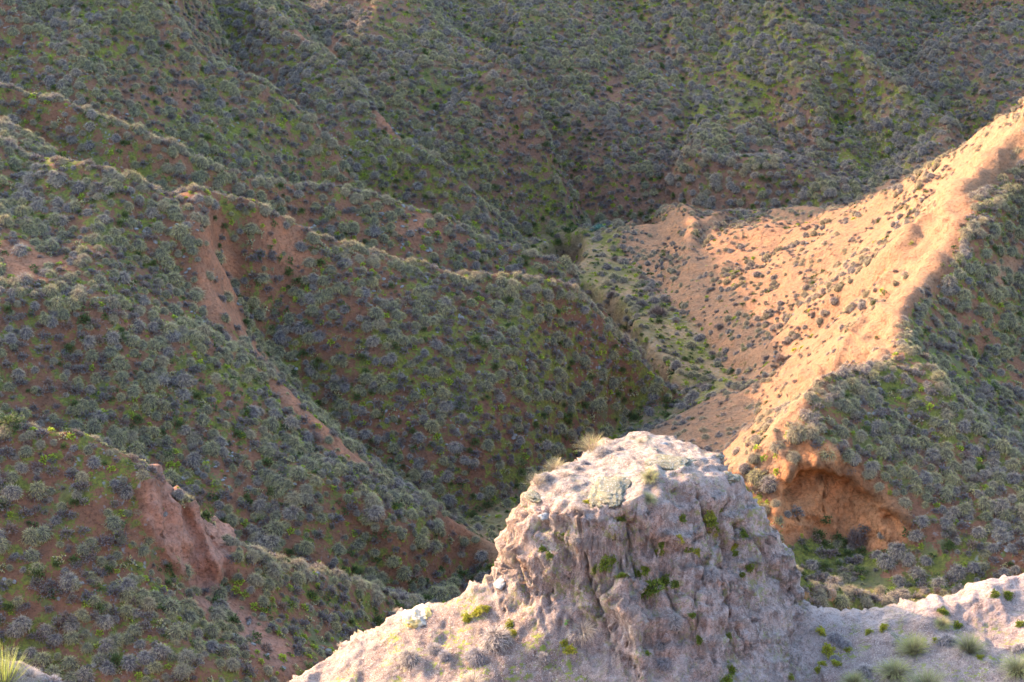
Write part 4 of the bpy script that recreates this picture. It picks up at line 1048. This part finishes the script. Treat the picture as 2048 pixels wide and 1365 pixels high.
spec = [
 (820,1322,.46,FD[0],'grey','grey dead tussock below the lichened boulder, beside the sunlit rim'),
 (868,1302,.32,FD[1],'grey','small grey dead tussock a step from the sunlit rim, between two larger ones'),
 (890,1315,.26,FD[2],'grey','smallest grey dead tussock clinging to the gravel below the boulder'),
 (992,1282,.56,FD[1],'grey','large bleached tussock with wind-parted blades on the gravel slope'),
 (955,1318,.44,FD[0],'grey','grey dead tussock just downhill of the large bleached one'),
 (945,1368,.42,FT[1],'pale','whitish dead tussock low on the gravel slope'),
 (1086,1318,.26,FD[2],'grey','thin dark grey tussock beside the mossy rill'),
 (1165,1262,.44,FT[0],'pale','faint pale tussock in the hollow beside the green sprig'),
 (1150,1272,.25,FD[2],'grey','low grey tussock tucked against the faint pale one'),
 (1350,1245,.30,FD[0],'grey','narrow grey tussock on the face beside the tangled dead twigs'),
 (1322,1292,.28,FD[1],'grey','grey tussock hanging below the tangled dead twigs'),
 (1422,1150,.30,FD[2],'grey','lone grey tussock high on the shaded rock face'),
 (1328,1330,.30,FD[0],'grey','sparse grey tussock low on the shaded rock face'),
 (1150,1078,.20,FD[1],'grey','flattened grey tuft below the crust edge'),
 (1155,1018,.26,FT[0],'pale','pale tuft growing from the crust edge'),
 (1208,908,.32,FD[0],'grey','grey tussock behind the crest grasses of the knoll'),
 (1240,900,.18,FD[2],'grey','low dark tuft on the knoll top beside the grey tussock'),
 (1170,928,.20,FD[1],'grey','small grey tuft on the knoll top among straw grasses'),
 (1155,938,.20,FD[0],'grey','grey tuft nearest the knoll rim, below the straw grasses'),
 (1092,958,.26,FD[2],'grey','grey tussock at the corner of the knoll top'),
 (1135,948,.22,FT[0],'pale','bleached tuft between the grey ones on the knoll rim'),
 (1282,885,.22,FS[0],'straw','short straw tuft at the summit of the knoll'),
 (1405,932,.22,TW[0],'twigs','dark twiggy sprig on the far shoulder of the knoll'),
 (1300,955,.26,FG[0],'green','olive tussock in the notch between the two crusts'),
 (1295,1000,.26,FG[1],'green','olive tussock hanging below the notch between the crusts'),
 (1185,898,.48,FS[0],'straw','tall glowing straw tussock on the knoll crest'),
 (1165,905,.36,FS[1],'straw','straw tussock leaning out beside the tallest crest grass'),
 (1112,938,.34,FS[1],'straw','wispy straw tussock midway along the knoll rim'),
 (1075,965,.32,FS[0],'straw','arching straw tussock at the outer corner of the knoll rim'),
 (1828,1305,.50,FG[0],'green','tall olive tussock on the saddle slope, topmost of three'),
 (1790,1352,.54,FG[1],'green','broad yellow-green tussock below the tall olive one'),
 (1855,1378,.55,FG[0],'green','yellow-green tussock cut by the lower edge of the view'),
 (1895,1285,.38,FD[1],'grey','grey tussock with green shoots under the pale bank'),
 (1885,1250,.26,FG[1],'green','sprouting green tuft just under the pale bank'),
 (1938,1300,.46,FG[0],'green','grey-green tussock beside the bare gully track'),
 (2035,1345,.52,FG[1],'green','yellow-green tussock in the lower corner of the saddle slope'),
 (1672,1278,.30,FD[0],'grey','dark grey tussock beside the yellow moss at the saddle'),
 (1690,1292,.24,FD[2],'grey','low grey tuft just below the dark saddle tussock'),
 (1728,1345,.36,FD[1],'grey','grey tussock between yellow moss and the broad green one'),
 (1708,1368,.36,FG[0],'green','small green tussock by the grey one at the saddle foot'),
 (1670,1320,.22,FD[0],'grey','scrawny grey tuft beside the long moss streak'),
 (2040,1300,.30,FD[1],'grey','grey tussock under the bank near the picture edge'),
]
for u, v, s, me_, tone_, lab in spec:
    nm = 'dead_shrub' if tone_ == 'twigs' else 'grass_tussock'
    put(nm, me_, u, v, s * 1.25, lab, 'shrub' if nm == 'dead_shrub' else 'grass tussock', 'plants on the pale rock ridge', k=.45)
put('dead_shrub', TW[0], 1268, 1235, .55, 'tangled curling dead twigs on the shaded rock face', 'shrub', 'plants on the pale rock ridge', k=.8)
put('dead_shrub', TW[1], 1295, 1268, .45, 'dead twigs trailing below the tangled ones', 'shrub', 'plants on the pale rock ridge', k=.8)
for u, v, s, lab in [(795,1222,.26,'pink dry twiggy herb beside the lichened boulder'), (768,1232,.20,'smaller pink dry herb on the rim by the boulder'),
                     (682,1292,.26,'bleached twiggy herb standing on the sunlit rim'), (712,1284,.24,'low bleached herb beside the standing one on the rim'), (650,1308,.20,'rust brown dry herb on the sunlit rim'),
                     (722,1312,.09,'tiny brown dry sprig on the open sunlit rock')]:
    put('dry_herb', twiggy_mesh('dry_herb', int(u), M_PALE if s > .21 else M_DRY, 4, .6, .016, 14, .55), u, v, s, lab, 'dry herb', 'dry herbs along the sunlit rim', k=.3)
for u, v, s, lab in [(1133,1243,.26,'fresh green ferny sprig in the hollow'), (922,1318,.16,'fresh green sprig between dead tussocks')]:
    put('green_herb', twiggy_mesh('green_herb', int(u), plant_material('fresh_leaves', (.05,.10,.03), (.07,.20,.07), (.10,.30,.12), (.12,.30,.08)), 4, .5, .03, 9, .8), u, v, s, lab, 'herb', k=.8)

# moss cushions on the shaded face
mossm = [shrub_mesh('moss', 500 + j, M_MOSS, 420, .5, .05, .45, .22) for j in range(3)] + [shrub_mesh('moss', 510 + j, M_MOSSY, 420, .5, .045, .3, .22) for j in range(2)]
MS = [(1305,1175,.34,0,'the largest dark green moss cushion on the shaded rock face'),(1330,1165,.22,1,''),(1275,1150,.16,2,'moss cushion uphill of the largest one'),(1292,1140,.17,0,''),
 (1350,1168,.18,1,''),(1288,1188,.18,2,'moss cushion at the foot of the largest one'),(1210,1130,.24,0,'crescent moss cushion beside white lichen'),(1190,1140,.16,1,''),(1225,1122,.14,2,''),(1243,1155,.2,1,'dark moss cushion with white lichen rim'),
 (1318,1105,.16,0,''),(1322,1090,.12,1,''),(1420,1030,.18,4,'bright green moss cushion, highest of the vertical chain'),(1425,1045,.18,0,''),(1410,1045,.15,4,''),(1430,1060,.14,0,''),(1440,1020,.12,1,''),(1425,1070,.14,4,'lowest bright moss of the vertical chain'),
 (1365,1038,.13,0,'lone dark moss cushion left of the bright chain'),(1358,1080,.16,4,''),(1378,1100,.14,0,''),(1395,1105,.14,4,''),(1487,1070,.18,0,'moss cushion highest on the pale flank'),(1468,1092,.16,4,''),(1472,1108,.12,0,''),
 (1240,1040,.16,1,''),(1122,1075,.17,0,'moss cushion by the flattened tuft'),(1130,1085,.12,0,''),(1105,1040,.1,1,'tiny moss cushion under the crust rim'),(1085,1100,.13,1,''),(1098,1112,.12,0,''),(1175,1005,.14,4,'yellow-green moss on the crust edge'),
 (1500,1135,.15,0,'lone moss cushion low on the pale flank'),(1485,1150,.1,1,''),(1400,1280,.14,0,'moss cushion deep in the face below the gravel streak'),(1385,1232,.12,1,''),(1458,1272,.1,0,''),(1462,1340,.2,1,'moss cushion at the foot of the face'),(1295,1308,.1,0,''),(1272,1332,.13,2,''),(1452,1365,.22,0,''),
 (955,1225,.2,3,'yellow moss mat below the sunlit rim'),(935,1238,.2,4,''),(970,1218,.16,3,''),(1020,1252,.18,4,'yellow-green moss beside the bleached tussock'),(1028,1268,.16,3,''),(1140,1300,.2,3,'yellow moss mat along the mossy rill'),(1130,1288,.16,4,''),
 (1642,1265,.2,4,'yellow-green moss patch at the top of the saddle slope'),(1655,1300,.2,4,'topmost moss of the long streak'),(1665,1315,.2,3,''),(1672,1328,.18,4,''),(1645,1328,.14,3,''),(1636,1340,.12,4,''),(1695,1300,.14,4,''),(1768,1256,.17,4,'moss patch in the middle of the bare saddle slope'),(1738,1265,.14,3,''),
 (1885,1225,.2,1,'dark moss under the pale bank'),(1915,1252,.16,0,''),(1990,1190,.16,1,''),(2015,1192,.18,1,''),(2040,1250,.16,0,''),(1872,1282,.13,4,''),(1960,1315,.13,4,''),(1582,1355,.12,4,'')]
for u, v, s, j, lab in MS:
    reg = 'under the knoll crust' if v < 1060 and u < 1300 else 'on the shaded rock face' if u < 1560 and u > 1180 else 'on the gravel slope' if u < 1180 else 'on the saddle slope'
    lab = lab.replace(' left of', ' beside') or ('small yellow-green moss patch ' if j > 2 else 'small dark green moss cushion ') + reg
    put('moss_cushion', mossm[j], u, v, s * 1.85, lab, 'moss', 'moss cushions ' + reg, k=1.0, sink=.0)

# rocks on the ridge
def rock(name, u, v, dims, seed, mat, lab, cat, k=.5, spin=0.0, sink=.05, rough=.5, sq=.25, sub=5):
    return put(name, rock_mesh(name, seed, dims, mat, sub, rough, sq), u, v, 1.0, lab, cat, None, k=k, spin=spin, sink=sink + dims[2] * .35)
rock('boulder', 835, 1236, (.46, .34, .27), 12, M_BOULD, 'rounded boulder crusted with yellow and grey lichen on the sunlit rim', 'boulder', .3, .25, .02)
rock('rock_crust', 1218, 984, (.74, .42, .12), 15, M_SLAB, 'wide flat lichened crust overhanging the shaded face', 'rock slab', .15, -.05, -.02, sq=.45)
rock('rock_crust', 1338, 928, (.52, .42, .10), 21, M_SLAB, 'smaller lichened crust on the knoll beside the olive tussock', 'rock slab', .15, -.2, -.02, sq=.45)
rock('rock_crust', 1068, 990, (.28, .16, .07), 25, M_SLAB, 'grey crust slab at the knoll corner above the sunlit edge', 'rock slab', .3, .1, .03)
rock('rock_crust', 1462, 955, (.17, .22, .12), 28, M_SLAB, 'jutting crust knob at the far shoulder of the knoll', 'rock slab', .3, .4, .02)
rock('stone', 1090, 1030, (.14, .10, .06), 31, M_BLUE, 'blue-grey lichened stone below the crust slab', 'stone', .5, 0, .02, sub=4)
rock('stone', 1325, 888, (.13, .10, .08), 33, M_BLUE, 'pale blue-grey block on top of the knoll', 'stone', .5, .5, .02, sub=4)
rock('stone', 1310, 900, (.09, .08, .06), 35, M_SLAB, 'small cream block beside the pale knoll-top block', 'stone', .5, .2, .02, sub=4)
rock('stone', 1440, 912, (.12, .10, .09), 37, M_SLAB, 'lichened block perched on the descending knoll rim', 'stone', .4, .2, .0, sub=4)
rock('stone', 1000, 1165, (.18, .14, .05), 39, M_BLUE, 'blue-grey lichen-covered stone on the shoulder of the rim', 'stone', .8, .2, .02, sub=4)
rock('stone', 1790, 1275, (.20, .12, .06), 41, M_SLAB, 'cream limestone fragment on the saddle slope', 'stone', .6, .6, .02, sub=4)

# broom at the lower corner
bm_root = bpy.data.objects.new('broom_shrub', None); COL.objects.link(bm_root)
pb, nb, _ = at(4, 1356); bm_root.location = pb - Vector((0, 0, .25))
bm_root.scale = (.7, .7, 1.15)
tag(bm_root, 'yellow-green broom with thin upright stems in the lower corner', 'shrub')
for nm, me_ in (('foliage', tussock_mesh('broom_foliage', 600, M_BROOM, 260, .42, .018, 1.7, .35)), ('stem', stems_mesh('broom_stem', 601, M_DRY, 14, .5, .03))):
    o = bpy.data.objects.new(nm, me_); COL.objects.link(o); o.parent = bm_root
put('dead_shrub', TW[1], 168, 1362, .45, 'small dead forked twig standing up near the broom', 'shrub', k=.1)
put('grass_tussock', FT[0], 60, 1352, .4, 'bleached tussock beside the broom', 'grass tussock', 'tussocks by the broom')
put('grass_tussock', FD[1], 105, 1368, .4, 'grey tussock between the broom and the forked twig', 'grass tussock', 'tussocks by the broom')

# shrubs of the valley
def bush(name, u, v, size, mat, lab, seed, leaf=True, sz=1.0):
    """thing > stem, foliage"""
    p_, n_, dist = at(u, v, 'far')
    rt = bpy.data.objects.new(name, None); COL.objects.link(rt); rt.location = p_ - Vector((0, 0, .05)); rt.scale = (size, size, size * sz)
    tag(rt, lab, 'shrub', 'single bushes of the valleys')
    s_ = bpy.data.objects.new('stem', stems_mesh('stem', seed, M_DRY, 26, .8, .03)); COL.objects.link(s_); s_.parent = rt
    me_ = shrub_mesh('foliage', seed + 1, mat, 620, .95, .05, .85, .22) if leaf else shrub_mesh('twigs', seed + 1, mat, 900, .95, .03, .85, .38)
    f_ = bpy.data.objects.new('foliage' if leaf else 'twigs', me_); COL.objects.link(f_); f_.parent = rt
for a in [
 ('tamarisk_bush',1200,462,.80,M_TEAL,'blue-green feathery bush at the stream head',700,True,.75),
 ('green_bush',1098,462,.50,M_OLIV,'pale olive bush on the flat before the cut bank',702,True,1.1),
 ('green_bush',1135,462,.5,M_GREEN,'green bush between the pale olive and blue-green bushes',704,True,.9),
 ('green_bush',1172,470,.36,M_GREEN,'low green bush on the lip of the cut bank',706,True,.7),
 ('dead_bush',1230,520,.42,M_DRY,'dark leafless bush on the grassy bank below the blue-green one',708,False,.8),
 ('dead_bush',1128,505,.30,M_DRY,'leafless brown bush growing in the cut bank',710,False,.8),
 ('dead_bush',1315,630,.78,M_DRY,'biggest purple-brown leafless bush on the valley floor',712,False,.9),
 ('dead_bush',1283,612,.55,M_SHRUB,'greyish leafless bush touching the biggest one',714,False,.9),
 ('dead_bush',1330,600,.50,M_SHRUB,'grey leafless bush uphill of the biggest one',716,False,.7),
 ('dead_bush',1255,640,.42,M_SHRUB,'grey bush at the gully lip opposite the biggest one',718,False,.8),
 ('dead_bush',1225,590,.42,M_DRY,'dark brown bush hanging over the shaded stream gully',720,False,.8),
 ('dead_bush',1440,655,.40,M_SHRUB,'grey bush halfway up the spur of the sunlit slope',722,False,.8),
 ('dead_bush',1565,722,.58,M_DRY,'dark bush at the top of the green patch on the sunlit slope',724,False,.7),
 ('dead_bush',1535,718,.36,M_DRY,'smaller dark bush beside the one above the green patch',726,False,.7),
 ('dead_bush',1405,775,.42,M_DRY,'dark brown bush where the valley narrows',728,False,.8),
('dead_bush',1345,622,.50,M_SHRUB,'grey bush on the near slope side of the biggest valley bush',770,True,.8),
 ('dead_bush',1300,585,.45,M_DRY,'purple-brown bush uphill of the valley thicket',772,True,.8),
 ('dead_bush',1268,600,.42,M_SHRUB,'grey bush on the gully side of the valley thicket',774,True,.8),
 ('dead_bush',1215,605,.40,M_SHRUB,'grey bush overhanging the gully at the red spur',776,True,.8),
 ('dead_bush',1180,585,.36,M_DRY,'brown bush at the head of the shaded gully',778,True,.8),
 ('dead_bush',1320,700,.40,M_SHRUB,'grey bush by the shaded stream bank',780,True,.8),
 ('green_bush',1370,720,.40,M_GREEN,'dark green bush by the steep stream bank',730,True,.8),
 ('green_bush',1250,655,.42,M_GREEN,'green bush on the stream bank near the red spur',732,True,.7),
 ('green_bush',1460,745,.42,M_OLIV,'olive bush at the foot of the sunlit slope',734,True,.7),
 ('green_bush',1490,700,.40,M_OLIV,'upper olive bush in the green patch',736,True,.7),
 ('green_bush',1330,800,.55,M_GREEN,'green bush in the narrow gully mouth',738,True,.7),
 ('green_bush',1270,835,.50,M_GREEN,'green bush behind the knoll where the gullies meet',740,True,.7),
 ('green_bush',975,1010,.50,M_GREEN,'green bush in the damp bottom beside the knoll',742,True,.8),
 ('green_bush',945,1030,.40,M_GREEN,'smaller green bush in the damp bottom',744,True,.8),
 ('green_bush',1648,1135,.42,M_GREEN,'dark green bush on the basin floor',746,True,1.0),
 ('dead_bush',1715,1085,.55,M_DRY,'thin leafless bush against the orange alcove wall',748,False,1.3),
 ('dead_bush',1950,960,.4,M_SHRUB,'wide grey bush on the shaded hillside near the red path',750,False,.7),
 ('dead_bush',1962,790,.7,M_SHRUB,'large grey leafless bush in the green gully',752,False,.7),
 ('dead_bush',1900,700,.5,M_SHRUB,'grey bush on the green gully side, upper one',754,False,.8),
 ('dead_bush',1965,620,.5,M_SHRUB,'grey bush beside the trodden trail',756,False,.8),
 ('green_bush',20,850,.75,M_GREEN,'dark green bush in the gully behind the near hill crest',758,True,.8),
 ('green_bush',1115,195,.55,M_OLIV,'pale green bush in the far bowl',760,True,1.1),
 ('green_bush',745,160,.5,M_OLIV,'pale sage bush on the far spur flank',762,True,.9),
 ('green_bush',1090,290,.6,M_GREEN,'round green bush in the middle of the far bowl',764,True,.7),
 ('green_bush',985,375,.65,M_GREEN,'wide dark green bush low in the far bowl',766,True,.6)]:
    bush(*a)

# small orange knob on the low tan spur
put('earth_knob', rock_mesh('earth_knob', 51, (.55, .45, .55), lichen_rock('orange_earth', ((.36,.19,.10), (.30,.15,.075)), -.5, 0, .3, .8), 5, .25, .1), 1660, 1188, 1.0, 'orange earth knob topped by a pale stone among straw grasses', 'rock', which='far', k=.2, sink=.10).scale = (.55, .55, .62)
